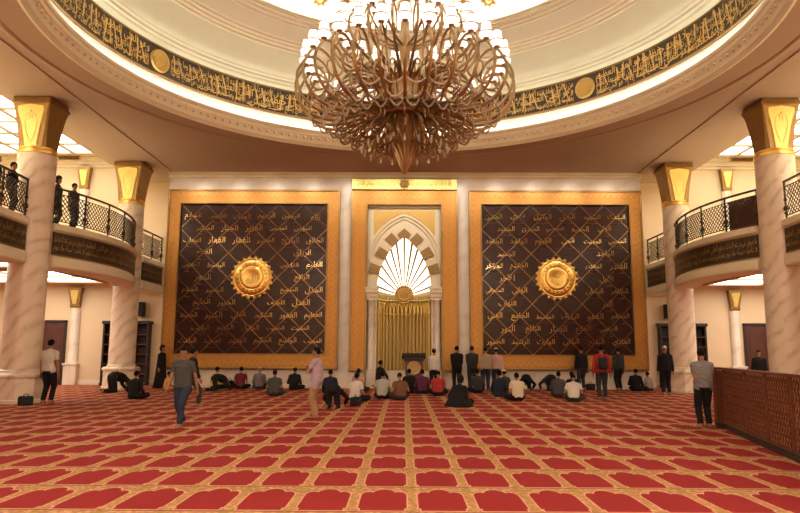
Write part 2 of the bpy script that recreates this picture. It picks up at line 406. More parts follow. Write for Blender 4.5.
# calligraphy band around the dome
band = thing('calligraphy_band', 'dark round band of gold calligraphy around the dome base', 'calligraphy band', (0,CY,10.72))
b = MB(); b.lathe([(9.42,0),(9.30,.0),(9.30,1.04),(9.42,1.04),(9.42,0)], (0,0), 144, caps=False); b.build('board', M['band_dark'], band, 30)
b = MB()
for z in (.0, .985): b.lathe([(9.30,z),(9.25,z),(9.25,z+.055),(9.30,z+.055),(9.30,z)], (0,0), 144, caps=False)
b.build('border', M['old_gold'], band, 30)
ROUND = [-62.5+54*k for k in range(-1, 4)]
def on_ring(v, a0, r, z0):                                     # flat x,y,z -> the inside of the cylinder, centred at angle a0 clockwise from straight ahead
    th = a0+v[:,0]/r; rr = r-v[:,2]
    return np.stack([rr*np.sin(th), rr*np.cos(th), z0+v[:,1]], 1)
k = 0
for g in range(len(ROUND)-1):
    A0, A1 = math.radians(ROUND[g]), math.radians(ROUND[g+1]); span = (A1-A0)*9.26-1.0
    b = MB()
    for row, (zc, h) in enumerate(((.27,.36),(.52,.40),(.76,.38))):
        n = 4
        for j in range(n):
            v, f, dim = text_np(VERSE[(k*2+j+row*4) % len(VERSE)], .008, .0, 1)
            w = v.copy(); w[:,0] *= span/n*1.04/dim[0]; w[:,1] *= h/dim[1]*1.1; w[:,2] = .012+row*.004
            ac = (A0+A1)/2+((n-1)/2-j)*(-1)*span/n/9.28*(-1)
            b.add(on_ring(w, ac, 9.295, zc), f)
    # tall strokes, as in the thuluth hand
    rnd = random.Random(g)
    for j in range(int(span/.30)):
        s = -span/2+span*(j+.5)/int(span/.30)+rnd.uniform(-.06,.06); zt = rnd.uniform(.78,.95); zb = rnd.uniform(.14,.4); wd = rnd.uniform(.03,.05); ln = rnd.uniform(-.24,.10)
        q = np.array([(s,zb,.02),(s+wd,zb,.02),(s+wd+ln,zt,.02),(s+ln-.02,zt+.03,.02)])
        b.add(on_ring(q, (A0+A1)/2, 9.295, 0), [(0,1,2,3)])
    for j in range(int(span/.5)):                              # sweeping low bowls
        s = -span/2+span*(j+.5)/int(span/.5); w_ = rnd.uniform(.3,.6); zc = rnd.uniform(.2,.5); dp = rnd.uniform(.06,.16); pts = []
        for i in range(9):
            t = i/8; pts.append((s-w_/2+w_*t, zc-dp*sin(PI*t)+.1*(t-.5)))
        q = np.array([(x,z,.022) for x,z in pts]+[(x+.01,z+.02+.025*sin(PI*i/8),.022) for i,(x,z) in enumerate(pts)])
        b.add(on_ring(q, (A0+A1)/2, 9.295, 0), [(i,i+1,i+10,i+9) for i in range(8)])
    b.build('lettering', M['band_gold'], band, recalc=False); k += 1
for deg in ROUND:
    a = math.radians(deg); b = MB()
    b.lathe([(.0,.06),(.16,.05),(.30,.05),(.33,.08),(.37,.08),(.40,.0)], (0,0), 28)
    for i in range(10): b.ball((.23*cos(2*PI*i/10), .23*sin(2*PI*i/10), .05), (.06,.06,.03), 6, 4)
    o = b.build('roundel', M['olive_gold'], band, 40)
    q = Vector((sin(a), cos(a), 0)); t = Vector((cos(a), -sin(a), 0))
    o.matrix_local = Matrix.Translation(q*9.295+Vector((0,0,.52))) @ Matrix((t, Vector((0,0,1)), -q)).transposed().to_4x4()

# ------------------------------------------------------------------ marble columns
def cap_shield(mb, a_b, a_t, z0, z1, side):
    pass
def make_column(loc, label, r=.545):
    t = thing('marble_column', label, 'column', loc, group=None); t['kind'] = 'thing'
    b = MB(); q = PI/8
    b.ngon_prism([(.74,0),(.74,.10),(.70,.13),(.70,.74),(.76,.80),(.76,.86),(.66,.93),(.60,.93)], (0,0), 8, q); b.build('base', M['marble_col'], t)
    b = MB(); b.lathe([(r+.04,.93),(r+.04,.98),(r,1.02),(r,7.80),(r,7.86)], (0,0), 48); b.build('shaft', M['marble_col'], t, 40)
    b = MB(); b.lathe([(r-.02,7.82),(r+.03,7.84),(r+.03,7.90),(r-.04,7.93),(r-.04,7.97),(r,7.99),(r,8.03),(r-.06,8.06)], (0,0), 40); b.build('necking_ring', M['gold'], t, 40)
    b = MB()                                                   # flared four-sided capital
    def sect(a, z, ch): return [(s1*a if i == 0 else s1*(a-ch), s2*(a-ch) if i == 0 else s2*a, z) for s1, s2, o in ((1,1,0),(-1,1,1),(-1,-1,0),(1,-1,1)) for i in ((0,1) if o == 0 else (1,0))]
    rows = [sect(.44,7.98,.10), sect(.45,8.2,.09), sect(.49,8.75,.05), sect(.56,9.25,.04), sect(.60,9.42,.03), sect(.63,9.44,.03), sect(.63,9.54,.03), sect(.60,9.55,.03), sect(.60,9.63,.03)]
    vs = [p for r_ in rows for p in r_]; n = 8
    fs = [(j*n+i, j*n+(i+1)%n, (j+1)*n+(i+1)%n, (j+1)*n+i) for j in range(len(rows)-1) for i in range(n)]+[tuple(range(n-1,-1,-1)), tuple((len(rows)-1)*n+i for i in range(n))]
    b.add(vs, fs); cap = b.build('capital', M['old_gold'], t)
    for k in (0, 2):                                           # raised gold shield front and rear; side faces left plain to look unlit
        b = MB()
        prof = [(.20,8.04,.445),(.22,8.2,.455),(.32,8.75,.495),(.45,9.2,.556),(.43,9.33,.582),(.0,9.38,.595)]
        L = [(-w,-y,z) for w,z,y in prof]; R = [(w,-y,z) for w,z,y in prof]
        o2 = .035
        vs = L+R+[(x*.9,y-o2,z) for x,y,z in L]+[(x*.9,y-o2,z) for x,y,z in R]; m_ = len(prof); fs = []
        for i in range(m_-1):
            fs += [(2*m_+i, 3*m_+i, 3*m_+i+1, 2*m_+i+1), (i, 2*m_+i, 2*m_+i+1, i+1), (m_+i, m_+i+1, 3*m_+i+1, 3*m_+i)]
        fs.append((0, m_, 3*m_, 2*m_)); b.add(vs, fs)
        # embossed scrolls
        for s in (-1, 1):
            b.tube(spline([(s*.03,-.495,8.2),(s*.14,-.518,8.5),(s*.2,-.545,8.85),(s*.1,-.58,9.1),(s*.03,-.57,9.0),(s*.07,-.55,8.9)], 4), .009, 5)
        b.ball((0,-.60,9.16), (.035,.02,.035), 8, 6)
        o = b.build('shield', M['gold_leaf'], cap, 30); o.rotation_euler.z = k*PI/2
    return t
for sx, side in ((-1,'left'),(1,'right')):
    make_column((sx*11.92, 20.7, 0), 'thick %s marble column with gold capital, nearer one of its side' % side, .575)
    make_column((-11.85 if sx < 0 else 11.70, 28.0, 0), '%s marble column with gold capital standing beside the end wall' % side, .53)
    make_column((sx*11.85, 13.4, 0), 'column')if False else None
# slender pilasters with gold capitals on the far gallery walls
def pilaster(name, x, z0, z1, cz, label):
    t = thing(name, label, 'pilaster', (x, BY-.03, 0)); t['kind'] = 'thing'
    b = MB(); b.bbox(-.30,.30,-.26,.0,z0,z0+.9,.03); b.bbox(-.34,.34,-.30,.0,z0+.9,z0+1.0,.02); b.build('base', M['marble_wall'], t)
    b = MB(); b.lathe([(.25,z0+1.0),(.22,z0+1.05),(.22,cz)], (0,0), 16, 0, PI, 2*PI); b.build('shaft', M['marble_wall'], t, 50)
    b = MB(); h = z1-cz
    rows = [(.19,cz),(.21,cz+.08),(.22,cz+.10),(.22,cz+.14),(.20,cz+.16),(.29,z1-.1),(.31,z1-.1),(.31,z1)]
    vs = []; fs = []
    for a, z in rows: vs += [(-a,0,z),(-a,-a,z),(a,-a,z),(a,0,z)]
    for j in range(len(rows)-1):
        for i in range(3): fs.append((j*4+i,j*4+i+1,j*4+5+i,j*4+4+i))
    fs += [(0,1,2,3), tuple(len(vs)-4+i for i in range(4))]
    b.add(vs, fs)
    cp = b.build('capital', M['old_gold'], t)
    b = MB(); v_ = [(-.09,-.215,cz+.17),(.09,-.215,cz+.17),(.22,-.30,z1-.13),(-.22,-.30,z1-.13)]; b.add(v_+[(x*.85,y-.02,z) for x,y,z in v_],[(4,5,6,7),(0,1,5,4),(1,2,6,5),(2,3,7,6),(3,0,4,7)]); b.build('shield', M['gold_leaf'], cp)
for sx, side in ((-1,'left'),(1,'right')):
    pilaster('wall_pilaster', sx*15.4, 0, 4.5, 3.55, 'slender pilaster with gold capital under the %s gallery' % side)
    pilaster('wall_pilaster', sx*15.4, 5.6, 10.3, 9.25, 'slender pilaster with gold capital on the upper %s gallery wall' % side)
# ------------------------------------------------------------------ galleries: slabs, friezes, railings, lit ceilings
def edge(sx, y0, y1, xe, sag, n=24):
    ym, h = (y0+y1)/2, (y1-y0)/2
    return [(sx*(xe-sag*(1-((y0+(y1-y0)*i/n-ym)/h)**2)), y0+(y1-y0)*i/n) for i in range(n+1)]
def sweep(mb, path, prof, sx, closed=True):                    # prof: (out towards the hall, z) loop
    P = [Vector((x,y,0)) for x,y in path]; n = len(prof); vs = []
    for i, p in enumerate(P):
        t = (P[min(i+1,len(P)-1)]-P[max(i-1,0)]).normalized(); q = Vector((t.y,-t.x,0))
        if q.x*sx > 0: q = -q
        vs += [p+q*o+Vector((0,0,z)) for o, z in prof]
    fs = [(i*n+k, i*n+(k+1)%n, (i+1)*n+(k+1)%n, (i+1)*n+k) for i in range(len(P)-1) for k in range(n if closed else n-1)]
    if closed: fs += [tuple(range(n)), tuple(len(vs)-n+k for k in range(n))]
    mb.add(vs, fs)
BAYS = {'A':(13.2,20.02,11.72,.12), 'B':(21.05,27.6,11.42,.68), 'C':(28.6,30.98,11.5,.0)}
def on_path(path, s):                                           # point and outward frame at arc length s
    d = 0
    for (x0,y0),(x1,y1) in zip(path, path[1:]):
        L = math.hypot(x1-x0, y1-y0)
        if d+L >= s or (x1,y1) == path[-1]:
            t = max(0,min(1,(s-d)/L)); return Vector((x0+(x1-x0)*t, y0+(y1-y0)*t, 0)), Vector(((x1-x0)/L,(y1-y0)/L,0))
        d += L
WHERE = {'A':'nearest the viewer','B':'bulging between the two big columns','C':'short end piece beside the end wall'}
ZF = 5.64
kk = 12
for sx, side in ((-1,'left'),(1,'right')):
    # floor of the gallery
    b = MB()
    poly = [(sx*XW, FY), (sx*11.9, FY)]
    for key in 'ABC': poly += [(x+sx*.10, y) for x, y in edge(sx, *BAYS[key])]
    poly += [(sx*XW, BY)]
    b.prism_xy(poly, 4.75, ZF-.02); struct(b, 'floor_gallery_'+side, M['plaster'])
    for key in 'ABC':
        y0, y1, xe, sag = BAYS[key]; path = edge(sx, y0, y1, xe, sag, 24 if key != 'C' else 2)
        b = MB(); sweep(b, path, [(-.10,4.25),(.06,4.25),(.11,4.30),(.11,4.56),(.06,4.62),(.0,4.62),(.0,5.46),(.06,5.46),(.10,5.50),(.10,5.66),(.05,5.70),(-.15,5.70),(-.15,4.8),(-.75,4.8),(-.75,4.25)], sx)
        struct(b, 'trim_%d' % kk, M['plaster']); kk += 1
        t = thing('calligraphy_frieze', 'dark calligraphy frieze on the %s balcony, %s' % (side, WHERE[key]), 'frieze', (0,0,0))
        b = MB(); sweep(b, path, [(.0,4.66),(.045,4.66),(.045,5.42),(.0,5.42)], sx); b.build('board', M['band_dark'], t)
        b = MB()
        for z in (4.66, 5.39): sweep(b, path, [(.045,z),(.06,z),(.06,z+.03),(.045,z+.03)], sx)
        b.build('border', M['old_gold'], t)
        Ltot = sum(math.dist(p, q) for p, q in zip(path, path[1:])); b = MB(); n = max(1, int(Ltot/1.25))
        for j in range(n):
            for row, (zc, h) in enumerate(((4.92,.34),(5.16,.36))):
                v, f, dim = text_np(VERSE[(j*3+row*4+len(key)) % len(VERSE)], .0, .0, 1); c0 = Ltot*(j+.5)/n; wv = []
                for px, py, pz in v:
                    s = px*(Ltot/n*.95)/dim[0]; s = c0+(s if sx > 0 else -s)*(-1)
                    p, tg = on_path(path, s); q = Vector((tg.y,-tg.x,0)); q = -q if q.x*sx > 0 else q
                    wv.append(p+q*(.05+row*.003)+Vector((0,0,zc+py*h/dim[1])))
                b.add(wv, f)
        b.build('lettering', M['dim_gold'], t, recalc=False)
        # wrought iron railing
        t = thing('balcony_railing', 'dark wrought iron lattice railing on the %s balcony, %s' % (side, WHERE[key]), 'railing', (0,0,0))
        b = MB(); sweep(b, path, [(-.09,6.86),(-.01,6.86),(.0,6.90),(-.05,6.93),(-.10,6.90)], sx); b.build('handrail', M['iron'], t)
        b = MB(); sweep(b, path, [(-.065,5.80),(-.035,5.80),(-.035,5.83),(-.065,5.83)], sx); sweep(b, path, [(-.065,6.70),(-.035,6.70),(-.035,6.725),(-.065,6.725)], sx); b.build('cross_rail', M['iron'], t)
        b = MB(); cell = .165; h = .87; nb = int(Ltot/cell)
        for j in range(-int(h/cell)-1, nb+1):
            for dr in (1, -1):
                segs = 3; pts = []
                for i in range(segs+1):
                    z = h*i/segs; s = j*cell+(z if dr > 0 else h-z)
                    if 0 <= s <= Ltot:
                        p, tg = on_path(path, s); q = Vector((tg.y,-tg.x,0)); q = -q if q.x*sx > 0 else q
                        pts.append((p-q*.05+Vector((0,0,5.83+z)), q))
                for (p0,q0),(p1,_) in zip(pts, pts[1:]): b.bar(p0, p1, .021, .021, q0)
        b.build('lattice', M['iron'], t)
        npst = max(2, int(Ltot/1.15))
        for j in range(npst+1):
            p, tg = on_path(path, Ltot*j/npst); q = Vector((tg.y,-tg.x,0)); q = -q if q.x*sx > 0 else q
            b = MB(); p = p-q*.05
            b.box(p.x-.022,p.x+.022,p.y-.022,p.y+.022,5.70,6.88)
            for z, r in ((6.05,.075),(6.32,.055)): b.ball((p.x,p.y,z), (r,r,r*1.2), 8, 6)
            for s in (-1,1): b.tube([p+tg*(s*(.02+.13*sin(a)))+Vector((0,0,5.86+.22*a/PI)) for a in [PI*i/7 for i in range(8)]], .014, 5)
            b.build('post', M['iron'], t)
    # lit coffered ceilings, upper and lower
    for lvl, zc, m, nx, ny, y0, y1, xa, xb, nm in (('upper',10.85,M['sky_panel'],5,26,-8.0,30.0,13.1,19.2,'skylight_ceiling'),('lower',4.75,M['low_panel'],2,2,19.5,29.6,13.6,18.6,'ceiling_light')):
        for q in range(1 if lvl == 'upper' else 2):
            if lvl == 'lower': Y0, Y1 = (19.6, 24.2) if q == 0 else (25.4, 29.9)
            else: Y0, Y1 = y0, y1
            lab = ('lit white gridded skylight ceiling over the upper %s gallery' % side) if lvl == 'upper' else ('lit white ceiling panel under the %s gallery, %s the end wall' % (side, 'further from' if q == 0 else 'close to'))
            t = thing(nm, lab, 'ceiling light', (sx*(xa+xb)/2, (Y0+Y1)/2, zc)); w, d = (xb-xa)/2, (Y1-Y0)/2
            b = MB(); b.box(-w,w,-d,d,-.06,-.02); b.build('diffuser', m, t)
            b = MB()
            for i in range(nx+1): x = -w+2*w*i/nx; b.box(x-.07,x+.07,-d-.07,d+.07,-.13,-.0)
            for i in range(ny+1): y = -d+2*d*i/ny; b.box(-w-.07,w+.07,y-.07,y+.07,-.125,-.0)
            b.build('frame', M['muntin'], t)
    # air vent high on the gallery wall
    t = thing('air_vent', 'brown slatted air vent above the upper %s gallery' % side, 'air vent', (sx*16.3, BY-.36, 10.72)); b = MB(); b.bbox(-.75,.75,-.04,.04,-.1,.1,.01); b.build('frame', M['amber_wood'], t)
    for i in range(4):
        b = MB(); b.box(-.7,.7,-.06,-.03,-.075+.042*i,-.055+.042*i); b.build('slat', M['dark_wood'], t)
    # doors, bookcases, speakers under the gallery
    t = thing('door_%d' % (1 if sx < 0 else 2), None, None, (sx*16.75, BY, 0)); t['kind'] = 'structure'
    b = MB(); b.bbox(-.98,-.86,-.10,0,0,2.98,.02); b.bbox(.86,.98,-.10,0,0,2.98,.02); b.bbox(-.98,.98,-.10,0,2.86,2.98,.02); b.build('door_frame', M['dark_wood'], t)
    for s in (-1,1):
        b = MB(); x0, x1 = sorted((s*.01, s*.86)); b.box(x0,x1,-.06,-.0,.01,2.86)
        for z0, z1 in ((.2,1.1),(1.25,2.7)): b.bbox(x0+.12,x1-.12,-.085,-.05,z0,z1,.02)
        lf = b.build('door_leaf', M['door'], t)
        b = MB(); b.tube([(s*.08,-.06,1.0),(s*.08,-.13,1.0),(s*.08,-.13,1.3),(s*.08,-.06,1.3)], .015, 6); b.build('handle', M['old_gold'], lf)
    t = thing('bookcase', 'tall dark wooden bookcase behind the %s column at the end wall' % side, 'bookcase', (sx*12.85, BY, 0)); b = MB()
    for x in (-1.02,-.34,.34,1.02): b.box(x-.04,x+.04,-.40,-.02,0,2.8)
    b.box(-1.06,1.06,-.06,-.02,0,2.8); b.build('carcass', M['dark_wood'], t)
    b = MB(); b.bbox(-1.12,1.12,-.44,-.0,2.8,2.95,.03); b.build('cornice', M['dark_wood'], t)
    b = MB(); b.bbox(-1.09,1.09,-.42,-.0,0,.12,.02); b.build('plinth', M['dark_wood'], t)
    for z in (.5,.95,1.4,1.85,2.3):
        b = MB(); b.box(-1.0,1.0,-.38,-.06,z,z+.035); b.build('shelf', M['wood'], t)
    t = thing('wall_speaker', 'black box speaker mounted on the %s end wall above the bookcase' % side, 'speaker', (sx*12.3, BY, 3.5)); b = MB()
    b.bbox(-.2,.2,-.42,-.08,-.33,.33,.03); b.build('cabinet', M['black'], t)
    b = MB(); b.bbox(-.17,.17,-.44,-.41,-.30,.30,.01); b.build('grille', M['bag'], t)
    b = MB(); b.box(-.06,.06,-.1,0,-.1,.1); b.build('bracket', M['iron'], t)
# brown board standing behind the right railing
t = thing('brown_screen', 'dark brown board standing behind the lattice railing of the right balcony', 'screen', (11.50,21.85,ZF)); t.rotation_euler.z = math.radians(108)
b = MB(); b.bbox(-.72,.72,-.03,.03,.08,1.16,.015); b.build('board', M['brown_board'], t)
for s in (-1,1):
    b = MB(); b.box(s*.6-.03,s*.6+.03,-.2,.2,-.02,.05); b.box(s*.6-.025,s*.6+.025,-.025,.025,.0,.2); b.build('foot', M['dark_wood'], t)

# ------------------------------------------------------------------ calligraphy panels on the end wall
def make_panel(cx, names, label):
    t = thing('calligraphy_artwork', label, 'wall panel', (cx, WY, 4.84)); W, H = 3.84, 3.96; w, h = 3.325, 3.365
    b = MB()
    for s in (-1,1):
        b.prism_xz([(s*W,-H),(s*W,H),(s*w,h),(s*w,-h)], -.16, -.0); b.prism_xz([(-W,s*H),(W,s*H),(w,s*h),(-w,s*h)], -.16, -.0)
    b.build('frame', M['frame_gold'], t)
    b = MB()
    for (x0,x1,z0,z1) in ((-W-.06,W+.06,H-.02,H+.06),(-W-.06,W+.06,-H-.06,-H+.02),(-W-.06,-W+.02,-H,H),(W-.02,W+.06,-H,H)): b.bbox(x0,x1,-.22,.0,z0,z1,.02)
    for (x0,x1,z0,z1) in ((-w-.05,w+.05,h-.01,h+.05),(-w-.05,w+.05,-h-.05,-h+.01),(-w-.05,-w+.01,-h,h),(w-.01,w+.05,-h,h)): b.bbox(x0,x1,-.20,.0,z0,z1,.012)
    b.build('frame_edge', M['old_gold'], t)
    b = MB(); n = 27                                           # raised zigzag strip running round the frame
    for s in (-1,1):
        for (L, horiz) in ((W-.30, 1), (H-.30, 0)):
            step = 2*L/n
            for i in range(n):
                a = -L+step*i
                for q0, q1, e0, e1 in ((a, a+step/2, .10, .27), (a+step/2, a+step, .27, .10)):
                    if horiz: b.bar((q0,-.165,s*(H-e0)),(q1,-.165,s*(H-e1)), .045, .03)
                    else: b.bar((s*(W-e0),-.165,q0),(s*(W-e1),-.165,q1), .035, .03)
    b.build('zigzag_trim', M['frame_light'], t)
    b = MB(); b.box(-w,w,-.06,-.0,-h,h); b.build('board', M['board'], t)
    dx, dz = 2*w/6, 2*h/6; b = MB()
    for i in range(1, 12):                                      # diagonal lattice
        for fl in (1,-1):
            x0, z0 = (i, 0) if i <= 6 else (6, i-6); x1, z1 = (0, i) if i <= 6 else (i-6, 6)
            b.bar((fl*(x0*dx-w),-.067,z0*dz-h),(fl*(x1*dx-w),-.067,z1*dz-h), .034, .02)
    b.build('lattice', M['lattice'], t)
    cells = []
    for j in range(11):
        zc = h-(j+1)*dz/2
        for i in range(6 if j % 2 == 0 else 5):
            xc = w-(i+(.5 if j % 2 == 0 else 1))*dx
            if math.hypot(xc, zc) > 1.15: cells.append((xc, zc))
    skip = len(cells)-len(names); b = MB(); it = iter(names); dropped = 0
    cells.sort(key=lambda c: (-round(c[1],2), -c[0]))
    near = sorted(cells, key=lambda c: math.hypot(*c))[:max(0,skip)]
    for c in cells:
        if c in near: continue
        nm = next(it, None)
        if nm is None: break
        v, f, dim = text_np(nm, .0, .02); k = min(.78/dim[0], .36/dim[1]); q = v*k
        q2 = np.stack([q[:,0]+c[0], -.075-q[:,2], q[:,1]*1.0+c[1]], 1); b.add(q2, f)
        # flourish under the word
        b.tube([(c[0]-.22+.44*i/6, -.08, c[1]-.26-.05*sin(PI*i/6)) for i in range(7)], .012, 4)
    b.build('lettering', M['letter_gold'], t, recalc=False)
    b = MB()                                                   # sunburst medallion
    pr = [(.88,.0),(.88,.05),(.82,.09),(.78,.07),(.72,.10),(.56,.13),(.52,.11),(.48,.14),(.40,.15),(.30,.12),(.0,.10)]
    b.lathe([(r, z) for r, z in pr], (0,0), 48)
    for i in range(22):
        a = 2*PI*i/22
        for rr, s1, s2 in ((.90,.075,.1),(.64,.055,.04)): b.ball((rr*cos(a), rr*sin(a), .05 if rr > .8 else .12), (s1,s1,.05), 7, 4)
        b.add([(.93*cos(a-.04),.93*sin(a-.04),.03),(.93*cos(a+.04),.93*sin(a+.04),.03),(.99*cos(a),.99*sin(a),.03),(.95*cos(a),.95*sin(a),.09)], [(0,1,3),(1,2,3),(2,0,3),(0,2,1)])
    o = b.build('medallion', M['gold'], t, 35); o.location = (0,-.06,0); o.rotation_euler.x = PI/2
    b = MB(); v, f, dim = text_np('الله', .02, .03); k = .52/dim[0]; b.add(np.stack([v[:,0]*k, v[:,1]*k, .15+v[:,2]*k], 1), f); b.build('emblem', M['gold_leaf'], o, recalc=False)
    return t
make_panel(-6.8, NAMES[:50], 'large square dark calligraphy panel in gold frame, left of the prayer niche')
make_panel(6.8, NAMES[49:99], 'large square dark calligraphy panel in gold frame, right of the prayer niche')

# ------------------------------------------------------------------ prayer niche
mih = thing('prayer_niche', 'tall gold framed arched prayer niche with glowing white shell top', 'prayer niche', (0, WY, 0))
b = MB()
for s in (-1,1): b.prism_xz([(s*2.37,.82),(s*2.37,8.82),(s*1.7,8.2),(s*1.7,.82)], -.16, -.0)
b.prism_xz([(-2.37,8.82),(2.37,8.82),(1.7,8.2),(-1.7,8.2)], -.16, -.0); b.build('frame', M['frame_gold'], mih)
b = MB(); n = 15
for i in range(n):
    step = 4.3/n; a = -2.15+step*i
    for q0, q1, e0, e1 in ((a, a+step/2, 8.46, 8.66), (a+step/2, a+step, 8.66, 8.46)): b.bar((q0,-.165,e0),(q1,-.165,e1), .045, .03)
for s in (-1,1):
    for i in range(27):
        step = .28; a = .9+step*i
        for q0, q1, e0, e1 in ((a, a+step/2, 2.05, 2.22), (a+step/2, a+step, 2.22, 2.05)): b.bar((s*e0,-.165,q0),(s*e1,-.165,q1), .03, .03)
b.build('zigzag_trim', M['frame_light'], mih)
b = MB()
for s in (-1,1):
    b.bbox(s*2.37-.05,s*2.37+.05,-.2,0,.82,8.8,.015); b.bbox(s*1.7-.05,s*1.7+.05,-.2,.1,0,8.2,.015)
    x0, x1 = sorted((s*1.66, s*2.45)); b.bbox(x0,x1,-.2,0,.74,.84,.02)
b.bbox(-1.75,1.75,-.2,.1,8.17,8.27,.015); b.build('frame_edge', M['old_gold'], mih)
b = MB(); b.bbox(-2.4,2.4,-.2,-.0,8.87,9.38,.03); pq = b.build('plaque', M['gold_leaf'], mih)
b = MB()
for s in (-1,1):
    v, f, dim = text_np(VERSE[0 if s > 0 else 2], .01, .0, 2); k = 1.9/dim[0]; b.add(np.stack([v[:,0]*k+s*1.22, np.full(len(v),-.215), v[:,1]*1.15*.3/dim[1]+9.125], 1), f)
b.build('lettering', M['old_gold'], pq, recalc=False)
b = MB(); b.lathe([(.0,.05),(.1,.05),(.13,.07),(.17,.07),(.2,0)], (0,0), 20)
for i in range(8): b.ball((.2*cos(PI*i/4), .2*sin(PI*i/4), .02), (.05,.05,.03), 6, 4)
o = b.build('roundel', M['old_gold'], pq, 40); o.location = (0,-.2,9.125); o.rotation_euler.x = PI/2
AC, AR, SP = 1.87, 3.09, 4.30                                  # two-centred pointed arch
def arch(r, c=AC, sp=SP, n=16):                                # right foot -> apex -> left foot
    amax = math.acos(c/r); R = [(r*cos(amax*i/n)-c, sp+r*sin(amax*i/n)) for i in range(n+1)]
    return R+[(-x,z) for x,z in reversed(R[:-1])]
OUT = [(1.66,0)]+[(1.66,5.4)]+arch(2.42,.76,5.4)[1:-1]+[(-1.66,5.4),(-1.66,0)]
IN = [(1.22,0)]+arch(AR)+[(-1.22,0)]
def strip(mb, A, B, y0, y1):                                   # solid between two outlines of equal length
    n = len(A); vs = [(x,y0,z) for x,z in A]+[(x,y0,z) for x,z in B]+[(x,y1,z) for x,z in A]+[(x,y1,z) for x,z in B]
    fs = []
    for i in range(n-1): fs += [(i,i+1,n+i+1,n+i),(2*n+i,3*n+i,3*n+i+1,2*n+i+1),(i,2*n+i,2*n+i+1,i+1),(n+i,n+i+1,3*n+i+1,3*n+i)]
    mb.add(vs, fs)
def resample(P, n):
    L = [0]
    for p, q in zip(P, P[1:]): L.append(L[-1]+math.dist(p,q))
    out = []
    for i in range(n):
        s = L[-1]*i/(n-1); j = max(k for k in range(len(L)-1) if L[k] <= s+1e-9); t = (s-L[j])/max(1e-9,L[j+1]-L[j]); out.append(lerp(P[j],P[j+1],t))
    return out
A_in = arch(AR, n=20); half = len(A_in)
outer = resample(arch(2.42,.76,5.4)[1:-1], half-8)
B_out = [(1.66,SP+.27*i) for i in range(4)]+outer+[(-1.66,SP+.27*(3-i)) for i in range(4)]
b = MB(); strip(b, A_in, B_out, .06, .4); b.build('arch_facing', M['plaster'], mih)
b = MB()                                                       # field around and above the arch
top = [(1.7,SP)]+[(1.7,SP+.27*i) for i in range(1,4)]+[(1.7 if p[0] > .9 else -1.7 if p[0] < -.9 else p[0]/.9*1.7, 8.2) if abs(p[0]) < 1.5 else (math.copysign(1.7,p[0]), p[1]) for p in outer]+[(-1.7,SP+.27*(3-i)) for i in range(4)]
strip(b, B_out, top, .10, .4); b.build('backing', M['plaster'], mih)
b = MB()                                                       # olive gold spandrels
op = [p for p in outer if abs(p[0]) < 1.36]
for s in (-1,1):
    pts = [(s*abs(x), z+.16) for x, z in op if x*s >= -.001]; pts.sort(key=lambda p: p[1])
    b.prism_xz([(s*1.38, pts[0][1])]+[p for p in pts if p[1] < 7.93]+[(0,7.96),(s*1.38,7.96)], .06, .12)
b.build('spandrel', M['olive_gold'], mih)
b = MB()
o2 = [(x*1.0, z) for x, z in outer]
cen = Vector((0,6.0))
def off(P, d):
    out = []
    for i, p in enumerate(P):
        a = Vector(P[max(i-1,0)]); c = Vector(P[min(i+1,len(P)-1)]); t = (c-a).normalized(); q = Vector((t.y,-t.x)); out.append((p[0]+q.x*d, p[1]+q.y*d))
    return out
strip(b, outer, off(outer,.10), -.02, .15); strip(b, off(outer,-.14), off(outer,-.09), .0, .15)
for x0,x1,z0,z1 in ((-1.7,1.7,8.08,8.2),): b.box(x0,x1,-.04,.12,z0,z1)
b.build('arch_moulding', M['plaster'], mih)
for s in (-1,1):                                               # alternating gold voussoirs
    for a0, a1 in ((.235,.355),(.465,.59),(.70,.82)):
        pts = [(s*(r*cos(a)-AC), SP+r*sin(a)) for r, a in ((AR+.0,a0),(AR+.5,a0),(AR+.5,a1),(AR+.0,a1))]
        if a0 < .05: continue
        b = MB(); b.prism_xz(pts, -.0, .1); b.build('voussoir', M['voussoir'], mih)
b = MB(); b.prism_xz([(0,6.74),(.17,6.6),(.3,6.85),(0,7.12),(-.3,6.85),(-.17,6.6)], -.0, .1); b.build('keystone', M['voussoir'], mih)
for s in (-1,1):
    b = MB(); x0, x1 = sorted((s*1.18, s*1.68))
    for k, (z0,z1,e) in enumerate(((3.86,4.0,.0),(4.0,4.18,.04),(4.18,4.34,.08),(4.34,4.44,.1))): b.bbox(x0-e/2,x1+e/2 if s < 0 else x1,-.16-e,.3,z0,z1,.015)
    b.build('impost', M['plaster'], mih)
    b = MB(); b.bbox(min(s*1.25,s*1.66),max(s*1.25,s*1.66),-.12,.3,0,.8,.03); b.lathe([(.2,.8),(.19,.88),(.165,.92),(.165,3.78),(.2,3.86)], (s*1.46,.0), 16); b.box(min(s*1.22,s*1.69),max(s*1.22,s*1.69),.06,.4,0,3.9); b.build('pilaster', M['marble_wall'], mih, 40)
